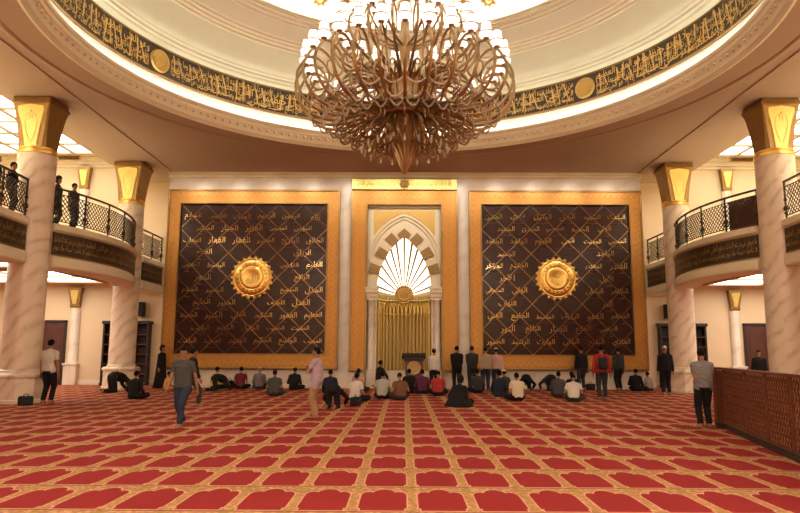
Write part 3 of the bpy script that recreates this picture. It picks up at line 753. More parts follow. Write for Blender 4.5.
# curved back: pleated gold below, backlit shell above
def plan(t): return (-1.22*cos(PI*t), .12+1.12*sin(PI*t))      # t 0..1 left to right
b = MB(); N = 240; vs = []
for z in (.75, 4.16):
    for i in range(N+1):
        t = i/N; x, y = plan(t); d = .035*abs(sin(PI*t*22))**.8; q = Vector((x, (y-.12)*1.1+.02)).normalized(); vs.append((x-q.x*d, y-q.y*d, z))
b.add(vs, [(i,i+1,N+2+i,N+1+i) for i in range(N)]); b.build('gold_pleated_wall', M['gold_drape'], mih, 50)
b = MB()                                                       # rods with looped tops
for i in range(18):
    t = (i+.5)/18; x, y = plan(t); x *= .93; y = .12+(y-.12)*.93; b.tube([(x,y,.8),(x,y,3.3)], .03, 6)
    t2 = (i+1.5)/18
    if i < 17:
        x2, y2 = plan(t2); x2 *= .93; y2 = .12+(y2-.12)*.93
        b.tube([(x+(x2-x)*q/8, y+(y2-y)*q/8, 3.3+.5*sin(PI*q/8)) for q in range(9)], .042, 6)
    b.ball((x,y,3.32), .05, 8, 6)
b.build('rod_screen', M['gold_leaf'], mih, 50)
b = MB(); b.tube([(plan(i/24)[0]*.94, .12+(plan(i/24)[1]-.12)*.94, 3.9) for i in range(25)], .05, 6); b.tube([(plan(i/24)[0]*.94, .12+(plan(i/24)[1]-.12)*.94, 3.28) for i in range(25)], .03, 6); b.build('cornice', M['gold_leaf'], mih, 50)
b = MB(); vs = [(plan(i/24)[0], plan(i/24)[1]-.06, z) for z in (0,.75) for i in range(25)]; b.add(vs, [(i,i+1,26+i,25+i) for i in range(24)]); b.build('plinth', M['marble_wall'], mih)
b = MB(); b.box(-1.3,1.3,-.0,1.3,-.01,.02); b.build('niche_floor', M['marble_wall'], mih)
rim = resample(arch(AR, n=20), 61)
HUB = Vector((0,1.24,4.14))
def shell_pt(i, s):
    x, z = rim[i]; p = HUB.lerp(Vector((x,.1,z)), s); bul = sin(PI*min(1,s)*.5); p.y = HUB.y+(.1-HUB.y)*(1-cos(PI/2*s)); return p
b = MB(); K = 10
b.add([shell_pt(i, .05+.95*k/K) for k in range(K+1) for i in range(61)], [(k*61+i,k*61+i+1,(k+1)*61+i+1,(k+1)*61+i) for k in range(K) for i in range(60)])
sh = b.build('shell', M['shell_light'], mih, 60)
for j in range(13):
    i = round(60*(j+.5)/13); b = MB(); b.tube([shell_pt(i, .05+.95*k/K)+Vector((0,-.03,0)) for k in range(K+1)], [.018+.034*k/K for k in range(K+1)], 6); b.build('rib', M['old_gold'], sh, 50)
b = MB(); b.lathe([(.42,.0),(.42,.05),(.38,.08),(.33,.06),(.28,.09),(.20,.08),(.0,.06)], (0,0), 32)
for i in range(12): b.ball((.37*cos(PI*i/6), .37*sin(PI*i/6), .07), (.05,.05,.03), 6, 4)
o = b.build('medallion', M['olive_gold'], mih, 35); o.location = (0,.42,4.14); o.rotation_euler.x = PI/2
b = MB(); v, f, dim = text_np('الله', .02, .03); k = .36/dim[0]; b.add(np.stack([v[:,0]*k, v[:,1]*k, .10+v[:,2]*k], 1), f); b.build('emblem', M['old_gold'], o, recalc=False)
b = MB(); b.tube([(0,.42,4.14),(0,1.2,4.14)], .05, 8); b.build('bracket', M['gold'], mih)

# lectern in front of the niche
t = thing('lectern', 'dark red-brown wooden lectern with round gold emblem before the niche', 'lectern', (.42, 28.35, 0))
b = MB(); b.bbox(-.42,.42,-.32,.32,0,.10,.02); b.bbox(-.36,.36,-.28,.28,.10,.18,.02); b.build('base', M['dark_wood'], t)
b = MB(); b.add([(-.33,-.25,.18),(.33,-.25,.18),(.33,.25,.18),(-.33,.25,.18),(-.38,-.28,1.22),(.38,-.28,1.22),(.38,.28,1.22),(-.38,.28,1.22)],[(0,3,2,1),(4,5,6,7),(0,1,5,4),(1,2,6,5),(2,3,7,6),(3,0,4,7)]); b.build('body', M['wood'], t)
b = MB(); b.add([(-.5,-.34,1.40),(.5,-.34,1.40),(.5,.34,1.28),(-.5,.34,1.28),(-.5,-.34,1.54),(.5,-.34,1.54),(.5,.34,1.38),(-.5,.34,1.38)],[(0,3,2,1),(4,5,6,7),(0,1,5,4),(1,2,6,5),(2,3,7,6),(3,0,4,7)]); b.bbox(-.42,.42,-.3,.3,1.2,1.39,.02); b.build('top', M['dark_wood'], t)
b = MB(); b.lathe([(.0,.03),(.2,.03),(.24,.05),(.28,.05),(.3,0)], (0,0), 28)
for i in range(8): b.ball((.13*cos(PI*i/4), .13*sin(PI*i/4), .03), (.05,.05,.02), 6, 4)
o = b.build('emblem', M['emblem'], t, 40); o.location = (0,-.27,.93); o.rotation_euler.x = PI/2

# carved timber partition at the right
t = thing('wooden_partition', 'carved red-brown timber partition standing on the carpet at the right', 'partition', (6.95,15.0,0))
pth = [Vector((6.95,15.0,0)), Vector((7.03,14.72,0))]+[Vector((7.0-.226*(14.72-y),y,0)) for y in (13.0,11.75,10.5,9.25,8.0,6.75)]
org = Vector((6.95,15.0,0))
for i in range(len(pth)-1):
    a, c = pth[i]-org, pth[i+1]-org; d = (c-a).normalized(); L = (c-a).length; q = Vector((-d.y,d.x,0)); q = q if q.x < 0 else -q
    b = MB(); b.bar(a+Vector((0,0,.05)), a+Vector((0,0,1.27)), .09, .09, d); b.build('post', M['wood'], t)
    b = MB(); b.bar(a+Vector((0,0,.66)), c+Vector((0,0,.66)), 1.2, .012, q); b.build('panel_back', M['amber_wood'], t)
    b = MB(); m_ = max(3, round(L/.15)); st = (L-.1)/m_; zs = 13; hz = 1.13/zs
    for j in range(m_+1):
        s0 = .05+st*j
        for k in range(zs):
            e0, e1 = (.045,-.045) if k % 2 == 0 else (-.045,.045); z0 = .1+hz*k
            b.bar(a+d*(s0+e0)+q*.014+Vector((0,0,z0)), a+d*(s0+e1)+q*.014+Vector((0,0,z0+hz*1.02)), .050, .016, q)
    for z in (.10,): b.bar(a+Vector((0,0,z))+q*.03, c+Vector((0,0,z))+q*.03, .03, .025, q)
    b.build('carved_lattice', M['wood'], t)
b = MB()
for a, c in zip(pth, pth[1:]): b.bar(a-org+Vector((0,0,.05)), c-org+Vector((0,0,.05)), .1, .12, (0,0,1)) if False else b.bar(a-org+Vector((0,0,.055)), c-org+Vector((0,0,.055)), .11, .12, Vector((-(c-a).y,(c-a).x,0)))
b.build('bottom_rail', M['dark_wood'], t)
b = MB()
for a, c in zip(pth, pth[1:]): b.bar(a-org+Vector((0,0,1.29)), c-org+Vector((0,0,1.29)), .05, .11, Vector((-(c-a).y,(c-a).x,0)))
b.build('top_rail', M['wood'], t)
# ------------------------------------------------------------------ chandelier
ch = thing('chandelier', 'huge gold chandelier of curling arms and lit shades hanging under the dome', 'chandelier', (0, CY, 0))
b = MB(); b.lathe([(.0,7.68),(.40,7.68),(.60,7.72),(.64,7.78),(.60,7.84),(.56,7.9),(.60,8.4),(.70,8.62),(.74,8.68),(.60,8.74),(.22,8.85)], (0,0), 32)
for i in range(16):
    a = 2*PI*i/16; b.tube([(r*cos(a), r*sin(a), z) for r, z in ((.575,7.88),(.60,8.15),(.64,8.45),(.74,8.66))], .035, 5)
b.build('drum', M['chand'], ch, 40)
b = MB(); b.lathe([(.22,8.8),(.13,8.95),(.13,9.6),(.2,9.7),(.12,9.8),(.12,11.0),(.24,11.15),(.12,11.3),(.08,12.2),(.06,16.45)], (0,0), 20); b.build('stem', M['chand'], ch, 40)
b = MB(); b.lathe([(.06,16.1),(.3,16.25),(.5,16.42),(.5,16.49)], (0,0), 24); b.build('ceiling_rose', M['gold'], ch, 40)
fin = MB(); fin.lathe([(.0,6.2),(.04,6.3),(.09,6.6),(.2,7.0),(.3,7.4),(.42,7.68)], (0,0), 12)
for i in range(14):
    a = 2*PI*i/14+.1; pts = spline([(r*cos(a+w), r*sin(a+w), z) for r, z, w in ((.44,7.70,0),(.50,7.42,.1),(.40,7.08,.3),(.24,6.75,.5),(.12,6.42,.7),(.03,6.2,.8))], 4)
    fin.tube(pts, [.06-.045*k/(len(pts)-1) for k in range(len(pts))], 6)
fin.build('finial', M['chand'], ch, 50)
def arm(pts, r0, r1, n=5):
    p = spline([(r,0,z) for r,z in pts], n); b = MB(); b.tube(p, [r0+(r1-r0)*k/(len(p)-1) for k in range(len(p))], 6); return b
big = arm([(.55,8.0),(.95,7.86),(1.45,7.66),(2.0,7.60),(2.5,7.78),(2.80,8.15),(2.86,8.55),(2.74,8.85),(2.62,9.03)], .052, .032)
big.v += []
for q in ([(2.62,9.03),(2.40,9.05),(2.16,8.88),(2.04,8.58),(2.12,8.30),(2.34,8.20),(2.50,8.34),(2.48,8.54),(2.34,8.58)], [(.62,8.5),(1.0,8.75),(1.45,8.72),(1.78,8.45),(1.80,8.15),(1.6,8.0),(1.42,8.10),(1.44,8.28)], [(1.45,7.66),(1.7,7.95),(2.0,8.05),(2.15,7.9),(2.02,7.78)]):
    p = spline([(r,0,z) for r,z in q], 5); big.tube(p, [.036-.016*k/(len(p)-1) for k in range(len(p))], 6)
ME_big = big.mesh('arm', M['chand'], 50)
mid = arm([(.5,8.6),(.85,8.78),(1.3,8.95),(1.72,9.2),(1.95,9.55),(1.92,9.85),(1.78,10.02)], .045, .03)
p = spline([(r,0,z) for r,z in [(1.78,10.02),(1.5,10.0),(1.3,9.75),(1.36,9.45),(1.55,9.38),(1.62,9.55)]], 5); mid.tube(p, .024, 6)
ME_mid = mid.mesh('arm', M['chand'], 50)
top = arm([(.13,9.7),(.5,9.8),(.9,10.1),(1.1,10.5),(1.05,10.75),(.98,10.88)], .036, .026); ME_top = top.mesh('arm', M['chand'], 50)
low = arm([(.5,7.75),(.85,7.58),(1.15,7.38),(1.38,7.12),(1.30,6.95),(1.10,6.98),(1.02,7.15),(1.12,7.28)], .045, .022)
p = spline([(r,0,z) for r,z in [(.85,7.58),(1.2,7.66),(1.62,7.5),(1.82,7.30),(1.72,7.16),(1.56,7.22),(1.56,7.38)]], 5); low.tube(p, .028, 6)
p = spline([(r,0,z) for r,z in [(.5,7.7),(.72,7.3),(.80,7.0),(.70,6.84),(.58,6.92),(.62,7.06)]], 5); low.tube(p, .028, 6)
ME_low = low.mesh('lower_scroll', M['chand_dark'], 50)
b = MB(); b.lathe([(.0,-.02),(.04,-.01),(.07,.03),(.08,.05),(.05,.06),(.03,.08),(.03,.16)], (0,0), 12); ME_cup = b.mesh('lamp_cup', M['chand'], 50)
b = MB(); b.lathe([(.10,.06),(.155,.09),(.175,.14),(.165,.18),(.145,.19),(.105,.46),(.0,.47)], (0,0), 14); b.lathe([(.0,.06),(.10,.06)], (0,0), 14, caps=False); b.lathe([(.150,.183),(.172,.185),(.172,.203),(.146,.205)], (0,0), 14, 1, caps=False); b.lathe([(.102,.44),(.112,.44),(.112,.465),(.10,.468)], (0,0), 14, 1, caps=False); ME_sh = b.mesh('lamp_shade', [M['shade'], M['chand']], 50)
def swag(r, z, w, drop, nb):
    b = MB()
    for i in range(nb):
        t = i/(nb-1); a = -w/2+w*t; rr = r; zz = z-drop*sin(PI*t)
        b.ball((rr*cos(a), rr*sin(a), zz), .028, 5, 4)
    return b.mesh('bead_swag', M['crystal'])
b = MB(); b.ball((0,0,-.10), (.035,.035,.10), 5, 4); b.tube([(0,0,.0),(0,0,.06)], .006, 4); ME_dr = b.mesh('crystal_drop', M['crystal'])
def ringed(me, n, name, r=None, z=None, off=0.):
    for i in range(n):
        a = 2*PI*(i+off)/n; o = link(name, me, ch, None, a)
        if r is not None: o.location = (r*cos(a), r*sin(a), z)
for n, me, r, z, off in ((30, ME_big, 2.62, 9.03, .5), (20, ME_mid, 1.78, 10.02, .5), (12, ME_top, .98, 10.88, 0)):
    ringed(me, n, 'arm', off=off); ringed(ME_cup, n, 'lamp_cup', r, z, off); ringed(ME_sh, n, 'lamp_shade', r, z, off)
ringed(ME_low, 20, 'lower_scroll')
for r, z, dr in ((2.50,7.82,.16),(2.16,7.66,.20),(1.8,7.62,.24)): ringed(swag(r, z, 2*PI/30*1.0, dr, 14), 30, 'bead_swag')
ringed(ME_dr, 30, 'crystal_drop', 2.15, 8.14, .5); ringed(ME_dr, 20, 'crystal_drop', 1.12, 6.92, 0); ringed(ME_dr, 30, 'crystal_drop', 1.50, 8.0, 0.)

# ------------------------------------------------------------------ people
_cloth = {}
def cloth(name, col):
    if name not in _cloth: _cloth[name] = plain(name, col, .85, var=.10, sc=18., spec=.2)
    return _cloth[name]
FAB = dict(white=(.62,.56,.48), cream=(.66,.55,.38), black=(.013,.011,.011), charcoal=(.04,.036,.034), grey=(.16,.14,.13), mid_grey=(.19,.165,.155), navy=(.018,.02,.035), jeans=(.03,.036,.06),
    maroon=(.16,.02,.025), red=(.36,.03,.022), yellow=(.62,.44,.07), orange=(.62,.27,.06), lavender=(.42,.31,.36), beige=(.36,.21,.10), brown=(.16,.07,.035), tan=(.36,.25,.16), pink=(.55,.33,.27), slate=(.07,.066,.064), purple=(.10,.02,.05), pale_grey=(.42,.38,.33))
def V3(*a): return np.array(a, float)
def nrm(v): return v/max(1e-9, np.linalg.norm(v))
def ik(a, c, l1, l2, pole):
    d = c-a; L = min(np.linalg.norm(d), (l1+l2)*.999); u = nrm(d); x = (l1*l1-l2*l2+L*L)/(2*L); h = math.sqrt(max(0, l1*l1-x*x))
    p = pole-u*np.dot(pole, u); return a+u*x+nrm(p)*h
def person(loc, face, pose, label, top='white', legs='black', sleeve='short', hair=True, cap=None, robe=None, scale=1., arms=None, fine=False, long_top=False, head=(0,0), bare=False, group=None, hairlong=False, eyes=False, barefoot=True, scarf=None, belly=1.):
    """one standing, sitting, kneeling or bowing figure; local +y is the way the body faces"""
    UP = V3(0,0,1)
    J = {}
    if pose == 'stand':   pel = V3(0,0,.93); lean = (0,.02); ank = [V3(-.10,-.02,.085), V3(.10,.03,.085)]; pole = [V3(0,1,0)]*2
    elif pose == 'walk':  pel = V3(0,0,.91); lean = (0,.05); ank = [V3(-.08,.24,.09), V3(.08,-.26,.13)]; pole = [V3(0,1,0)]*2
    elif pose == 'step':  pel = V3(0,0,.90); lean = (0,.08); ank = [V3(-.08,-.34,.17), V3(.09,.22,.09)]; pole = [V3(0,1,0)]*2
    elif pose == 'sit':   pel = V3(0,0,.135); lean = (0,.20); ank = [V3(.13,.30,.075), V3(-.12,.37,.075)]; pole = [V3(-1,.35,.12), V3(1,.35,.12)]
    elif pose == 'slump': pel = V3(0,0,.135); lean = (0,.42); ank = [V3(.13,.30,.075), V3(-.12,.37,.075)]; pole = [V3(-1,.35,.2), V3(1,.35,.2)]
    elif pose == 'kneel': pel = V3(0,0,.26); lean = (0,.10); ank = [V3(-.10,-.12,.075), V3(.10,-.12,.075)]; pole = [V3(-.15,1,.1), V3(.15,1,.1)]
    elif pose == 'sujud': pel = V3(0,-.05,.50); lean = (0,1.9); ank = [V3(-.12,-.40,.075), V3(.12,-.40,.075)]; pole = [V3(-.1,1,-.6), V3(.1,1,-.6)]
    elif pose == 'bend':  pel = V3(0,0,.88); lean = (0,1.0); ank = [V3(-.10,.02,.085), V3(.10,.04,.085)]; pole = [V3(0,1,0)]*2
    lx, ly = lean; L = lambda t, h: V3(lx*t*h, sin(ly*t)*h, cos(ly*t)*h)
    waist = pel+L(.7,.16); chest = waist+L(1.0,.20); neck = chest+L(1.12,.16); nu = nrm(neck-chest)
    if pose == 'sujud': hd = neck+nrm(V3(0,.7,-.62))*.15
    elif pose == 'bend': hd = neck+nrm(nu+V3(0,.1,.1))*.17
    else: hd = neck+nrm(nu*.5+UP+V3(0,.12,0))*.165
    side = V3(1,0,0)
    sh = [neck-nu*.085+V3(-.182,0,0), neck-nu*.085+V3(.182,0,0)]
    hip = [pel+V3(-.095,0,-.03), pel+V3(.095,0,-.03)]
    DEF = {'stand':'down','walk':'swing','step':'swing','sit':'lap','slump':'lap','kneel':'thigh','sujud':'ground','bend':'reach'}
    am = arms or DEF[pose]; wr = []; ap = []
    for s, S in zip((-1,1), sh):
        w, p = {'down':(S+V3(s*.075,.03,-.535), V3(s*.4,-1,0)), 'swing':(S+V3(s*.09,.14*s,-.51), V3(s*.3,-1,0)), 'lap':(pel+V3(s*.20,.28,.10), V3(s*.45,-1,-.3)), 'thigh':(pel+V3(s*.13,.32,.08), V3(s,-.3,0)),
            'ground':(V3(s*.24,.62,.05), V3(s,-.3,.5)), 'reach':(S+V3(s*.02,.12,-.50), V3(s,-.6,0)), 'folded':(chest+V3(-s*.03,.19,-.05-.02*s), V3(s,-.2,-.6)), 'front':(chest+V3(s*.07,.26,-.06), V3(s*.7,-.3,-1)),
            'phone':(chest+V3(s*.05,.30,.08), V3(s*.6,-.2,-1)), 'rail':(S+V3(s*.10,.36,-.26), V3(s*.6,-.3,-1)), 'prayer':(waist+V3(s*.03,.17,.08), V3(s*.55,-.8,-.5)),
            'back':(pel+V3(s*.06,-.20,.08), V3(s,-.6,0)), 'pockets':(pel+V3(s*.20,.10,.02), V3(s,-1,0))}[am]
        wr.append(w); ap.append(nrm(p))
    elb = [ik(sh[k], wr[k], .285, .255, ap[k]) for k in (0,1)]
    kn = [ik(hip[k], ank[k], .43, .415, nrm(pole[k])) for k in (0,1)]
    V, F = [], []
    bones = []
    def frame(t):
        t = nrm(t); x = np.cross(t, V3(0,1,0)) if abs(t[1]) < .9 else np.cross(t, V3(1,0,0)); x = nrm(x); return x, np.cross(x, t)
    def loft(P, R, ax=None, n=14):                              # P points, R (rx, ry); ax = sideways axis
        base = len(V)
        for i, p in enumerate(P):
            t = nrm(P[min(i+1,len(P)-1)]-P[max(i-1,0)]); x, y = (ax-t*np.dot(ax,t), None) if ax is not None else frame(t)
            if ax is not None: x = nrm(x); y = np.cross(t, x)
            for k in range(n): a = 2*PI*k/n; V.append(p+x*cos(a)*R[i][0]+y*sin(a)*R[i][1])
        for i in range(len(P)-1):
            for k in range(n): F.append((base+i*n+k, base+i*n+(k+1)%n, base+(i+1)*n+(k+1)%n, base+(i+1)*n+k))
        F.append(tuple(base+k for k in range(n-1,-1,-1))); F.append(tuple(base+(len(P)-1)*n+k for k in range(n)))
    def cap_(a, c, ra, rc, tag=None, n=12):
        u = nrm(c-a); P = [a-u*ra*.85, a-u*ra*.5]+[a+(c-a)*q for q in (0,.33,.66,1)]+[c+u*rc*.5, c+u*rc*.85]
        rr = [ra*.5, ra*.87, ra, ra+(rc-ra)*.33, ra+(rc-ra)*.66, rc, rc*.87, rc*.5]
        loft(P, [(r,r) for r in rr], n=n)
        if tag: bones.append((tag, a, c, ra, rc))
    def ell(c, r, Rm=None, n=14, k=10):
        base = len(V); c = np.array(c)
        pts = [V3(0,0,-r[2])]+[V3(r[0]*cos(p)*cos(2*PI*i/n), r[1]*cos(p)*sin(2*PI*i/n), r[2]*sin(p)) for p in [-PI/2+PI*j/k for j in range(1,k)] for i in range(n)]+[V3(0,0,r[2])]
        for q in pts: V.append(c+(Rm@q if Rm is not None else q))
        T = base+len(pts)-1
        for i in range(n): F.append((base, base+1+(i+1)%n, base+1+i))
        for j in range(k-2):
            for i in range(n): F.append((base+1+j*n+i, base+1+j*n+(i+1)%n, base+1+(j+1)*n+(i+1)%n, base+1+(j+1)*n+i))
        for i in range(n): F.append((T, T-n+i, T-n+(i+1)%n))
    # trunk
    bl = belly*1.06
    tp = [pel-L(.3,.09), pel-L(.3,.03), pel+L(.5,.06), waist, waist+(chest-waist)*.6, chest+nu*.04, neck-nu*.075, neck-nu*.03, neck]
    tr_ = [(.12,.10),(.178,.13),(.178,.13),(.165*bl,.122*bl),(.182,.128*bl),(.185,.124),(.145,.092),(.085,.072),(.058,.06)]
    loft(tp, tr_, side, 18); bones.append(('torso', pel, waist, .15, .13)); bones.append(('torso', waist, neck-nu*.1, .13, .14))
    for k in (0,1): cap_(neck-nu*.045, sh[k], .058, .058, 'torso')
    # head, looking along its own yaw and pitch
    yaw, pit = math.radians(head[0]), math.radians(head[1])
    base_p = -1.0 if pose == 'sujud' else -.5 if pose == 'bend' else -.08
    a_ = pit+base_p; Rx = np.array([[1,0,0],[0,cos(a_),-sin(a_)],[0,sin(a_),cos(a_)]]); Rz = np.array([[cos(yaw),-sin(yaw),0],[sin(yaw),cos(yaw),0],[0,0,1]]); RH = Rz@Rx
    if pose == 'sujud': RH = np.array([[1,0,0],[0,cos(-1.75),-sin(-1.75)],[0,sin(-1.75),cos(-1.75)]])
    H = lambda x,y,z: hd+RH@V3(x,y,z)
    ell(H(0,-.012,.025), (.076,.094,.092), RH); ell(H(0,.012,-.045), (.060,.072,.072), RH); ell(H(0,.062,-.085), (.026,.022,.022), RH)   # skull, jaw, chin
    ell(H(0,.092,-.018), (.013,.020,.024), RH, 8, 6); ell(H(0,.082,.022), (.045,.016,.012), RH, 8, 6); ell(H(0,.079,-.058), (.024,.012,.011), RH, 8, 6)   # nose, brow, lips
    for s in (-1,1): ell(H(s*.078,-.012,-.012), (.011,.02,.03), RH, 8, 6)
    cap_(neck-nu*.03, hd-RH@V3(0,.02,.05), .055, .052); bones.append(('neck', neck, hd-RH@V3(0,0,.06), .055, .05)); bones.append(('head', H(0,0,-.06), H(0,-.01,.04), .07, .085))
    fr, fl = (.0085, .002) if fine else (.0105, .0)
    for k, s in ((0,-1),(1,1)):
        cap_(sh[k], elb[k], .052, .041, 'uarm%d'%k); cap_(elb[k], wr[k], .041, .028, 'farm%d'%k)
        fd = nrm(wr[k]-elb[k]); 
        if am == 'ground': fd = nrm(V3(0,1,-.05))
        if am in ('lap','thigh'): fd = nrm(fd*.4+V3(-s*.1,.6,-.5))
        pn = nrm(np.cross(fd, V3(0,1,0)) if abs(fd[1]) < .8 else V3(0,0,-1)) if am != 'ground' else V3(0,0,-1)
        if am in ('down','swing','back'): pn = V3(-s,0,0)-fd*np.dot(V3(-s,0,0),fd); pn = nrm(pn)
        sd = nrm(np.cross(fd, pn))                              # across the palm
        if am in ('down','swing') and sd[1] < 0: sd = -sd
        pc = wr[k]+fd*.05
        P = [wr[k]-fd*.01, wr[k]+fd*.02, wr[k]+fd*.06, wr[k]+fd*.095]
        loft(P, [(.026,.018),(.034,.017),(.042,.016),(.040,.013)], sd, 10); bones.append(('hand', wr[k]+fd*.02, wr[k]+fd*.16, .03, .02))
        for j, ln in enumerate((.070,.080,.074,.058)):
            o = wr[k]+fd*.085+sd*(.031-.0207*j); kn1 = o+fd*ln*.52+pn*.006; tip = kn1+nrm(fd+pn*.55)*ln*.52
            cap_(o, kn1, fr, fr*.95, None, 8); cap_(kn1, tip, fr*.95, fr*.8, None, 8)
        o = wr[k]+fd*.025+sd*.03; m1 = o+nrm(fd*.7+sd*.75+pn*.2)*.042; cap_(o, m1, fr*1.35, fr*1.15, None, 8); cap_(m1, m1+nrm(fd*.95+sd*.25+pn*.25)*.034, fr*1.1, fr*.9, None, 8)
        cap_(hip[k], kn[k], .088, .060, 'thigh%d'%k); cap_(kn[k], ank[k]+V3(0,0,.0), .057, .040, 'shin%d'%k)
        ft = V3(s*.04,1,0) if pose not in ('sit','slump') else V3(-s*.9,.3,0)
        if pose in ('kneel','sujud'): ft = V3(0,-1,-.1)
        if pose == 'walk' and k == 1: ft = V3(0,1,-.35)
        if pose == 'step' and k == 0: ft = V3(0,1,-.6)
        ft = nrm(ft); h0 = ank[k]+V3(0,0,-.035)-ft*.05
        if pose in ('kneel','sujud'):
            loft([ank[k]-ft*.02, ank[k]+ft*.05+V3(0,0,-.01), ank[k]+ft*.13+V3(0,0,-.03), ank[k]+ft*.18+V3(0,0,-.045)], [(.036,.034),(.042,.034),(.046,.026),(.03,.016)], side, 10)
        else:
            dn = V3(0,0,-.012) if ft[2] > -.05 else V3(0,0,0)
            loft([h0-ft*.015, h0+ft*.02+V3(0,0,.005), h0+ft*.09+dn*.2, h0+ft*.16+dn, h0+ft*.205+dn*1.6], [(.022,.03),(.036,.042),(.042,.036),(.048,.026),(.028,.016)], nrm(np.cross(ft,UP)), 12)
        bones.append(('foot', h0, h0+ft*.2, .04, .03) if pose not in ('kneel','sujud') else ('foot', ank[k], ank[k]+ft*.17, .04, .03))
    # fuse into one skin
    me0 = bpy.data.meshes.new('p'); me0.from_pydata([tuple(v) for v in V], [], F); o0 = bpy.data.objects.new('p', me0); COL.objects.link(o0)
    md = o0.modifiers.new('r','REMESH'); md.mode = 'VOXEL'; md.voxel_size = .0075 if fine else .0155
    sm_ = o0.modifiers.new('s','SMOOTH'); sm_.iterations = 2 if fine else 1; sm_.factor = .4
    dg = bpy.context.evaluated_depsgraph_get(); me = bpy.data.meshes.new_from_object(o0.evaluated_get(dg)); bpy.data.objects.remove(o0); bpy.data.meshes.remove(me0)
    n = len(me.vertices); co = np.empty(n*3); me.vertices.foreach_get('co', co); co = co.reshape(-1,3)
    no = np.empty(n*3); me.vertices.foreach_get('normal', no); no = no.reshape(-1,3)
    # which limb owns each vertex
    D = []; T = []
    for tg_, a, c, ra, rc in bones:
        u = c-a; t = np.clip(((co-a)@u)/max(1e-9,u@u), 0, 1); d = np.linalg.norm(co-(a+t[:,None]*u), axis=1)-(ra+(rc-ra)*t); D.append(d); T.append(t)
    D = np.array(D); T = np.array(T); own = D.argmin(0); tt = T[own, np.arange(n)]; nm = np.array([x[0] for x in bones])[own]
    zmin = co[:,2].min(); dzf = -zmin
    S = scale
    polys = [tuple(p.vertices) for p in me.polygons]
    co2 = (co+V3(0,0,dzf))*S; me.vertices.foreach_set('co', co2.reshape(-1)); me.materials.append(M['skin']); sm(me, 180)
    me.name = 'person'
    root = link('person', me, None, loc, face); tag(root, label, 'person', group)
    def shell(name, mask, offs, mat):
        idx = {}; vs = []; fs = []
        for f in polys:
            if all(mask[i] for i in f):
                g = []
                for i in f:
                    if i not in idx:
                        idx[i] = len(vs); fold = .004*sin(co[i][2]*60+co[i][0]*35)*sin(co[i][1]*47+co[i][2]*13)
                        vs.append(tuple((co[i]+no[i]*(offs+fold)+V3(0,0,dzf))*S))
                    g.append(idx[i])
                fs.append(tuple(g))
        if not fs: return None
        ec = {}
        for g in fs:
            for i in range(len(g)):
                e = (min(g[i],g[i-1]), max(g[i],g[i-1])); ec[e] = ec.get(e,0)+1
        nb = {}
        for (i,j), c in ec.items():
            if c == 1: nb.setdefault(i,[]).append(j); nb.setdefault(j,[]).append(i)
        A = np.array(vs)
        for _ in range(10):                                     # even out the hems
            B = A.copy()
            for i, ns in nb.items(): B[i] = A[i]*.4+A[ns].mean(0)*.6
            A = B
        vs = [(x,y,max(.004,z)) for x,y,z in A.tolist()]
        m2 = bpy.data.meshes.new(name); m2.from_pydata(vs, [], fs); m2.materials.append(mat); sm(m2, 180); return link(name, m2, root)
    isT = nm == 'torso'; ua = np.char.startswith(nm, 'uarm'); fa = np.char.startswith(nm, 'farm'); thi = np.char.startswith(nm, 'thigh'); shn = np.char.startswith(nm, 'shin')
    # height along the trunk: below this the trousers show
    axis = nrm(neck-pel); hgt = (co-pel)@axis
    tm = (isT & (hgt > -.04))|(ua & ((tt < .62) if sleeve == 'short' else (tt <= 1)))
    if sleeve == 'long': tm |= fa & (tt < .93)
    if long_top: tm |= (isT)|(thi & (tt < .38))
    elif pose in ('stand','walk','step'): tm |= thi & (tt < .10)
    tm &= ~((nm == 'neck')|(nm == 'head'))
    shell('shirt', tm, .022, cloth('cloth_'+top, FAB[top]))
    shell('shorts' if bare else 'trousers', (isT & (hgt < .04))|thi|(shn & (tt < (.35 if bare else .96))), .021, cloth('cloth_'+legs, FAB[legs]))
    hl = np.linalg.inv(RH)
    def head_shell(name, test, k, mat, r=(.080,.100,.098)):
        b = MB(); b.ball((0,0,0), 1., 18, 12); keep = []
        pts = [V3(p[0]*r[0], p[1]*r[1]-.014, p[2]*r[2]+.028) for p in b.v]
        for f in b.f:
            if all(test(pts[i]) for i in f): keep.append(f)
        used = sorted({i for f in keep for i in f}); mp = {i:j for j,i in enumerate(used)}
        vs = [tuple((hd+RH@(pts[i]*k)+V3(0,0,dzf))*S) for i in used]
        m2 = bpy.data.meshes.new(name); m2.from_pydata(vs, [], [tuple(mp[i] for i in f) for f in keep]); m2.materials.append(mat); sm(m2, 180); return link(name, m2, root)
    if hair: head_shell('hair', lambda p: p[2] > (.045 if p[1] > .045 else .0 if p[1] > -.0 else -.055 if not hairlong else -.09), 1.04, M['hair'])
    if cap: head_shell('cap', lambda p: p[2] > .035, 1.12, cloth('cloth_'+cap, FAB[cap]))
    if scarf: head_shell('headscarf', lambda p: p[2] > .05 or p[1] < .03 , 1.22, cloth('cloth_'+scarf, FAB[scarf]), (.085,.10,.125))
    if eyes:
        for s in (-1,1):
            b = MB(); q = (H(s*.031,.083,.004)+V3(0,0,dzf))*S; b.ball(tuple(q), .0095*S, 8, 6); b.build('eye', M['black'], root, 60)
        b = MB(); b.tube([tuple((H(x,.0925-abs(x)*.25,-.058)+V3(0,0,dzf))*S) for x in (-.022,-.011,0,.011,.022)], .0035*S, 5); b.build('mouth', cloth('lips', (.22,.07,.05)), root, 60)
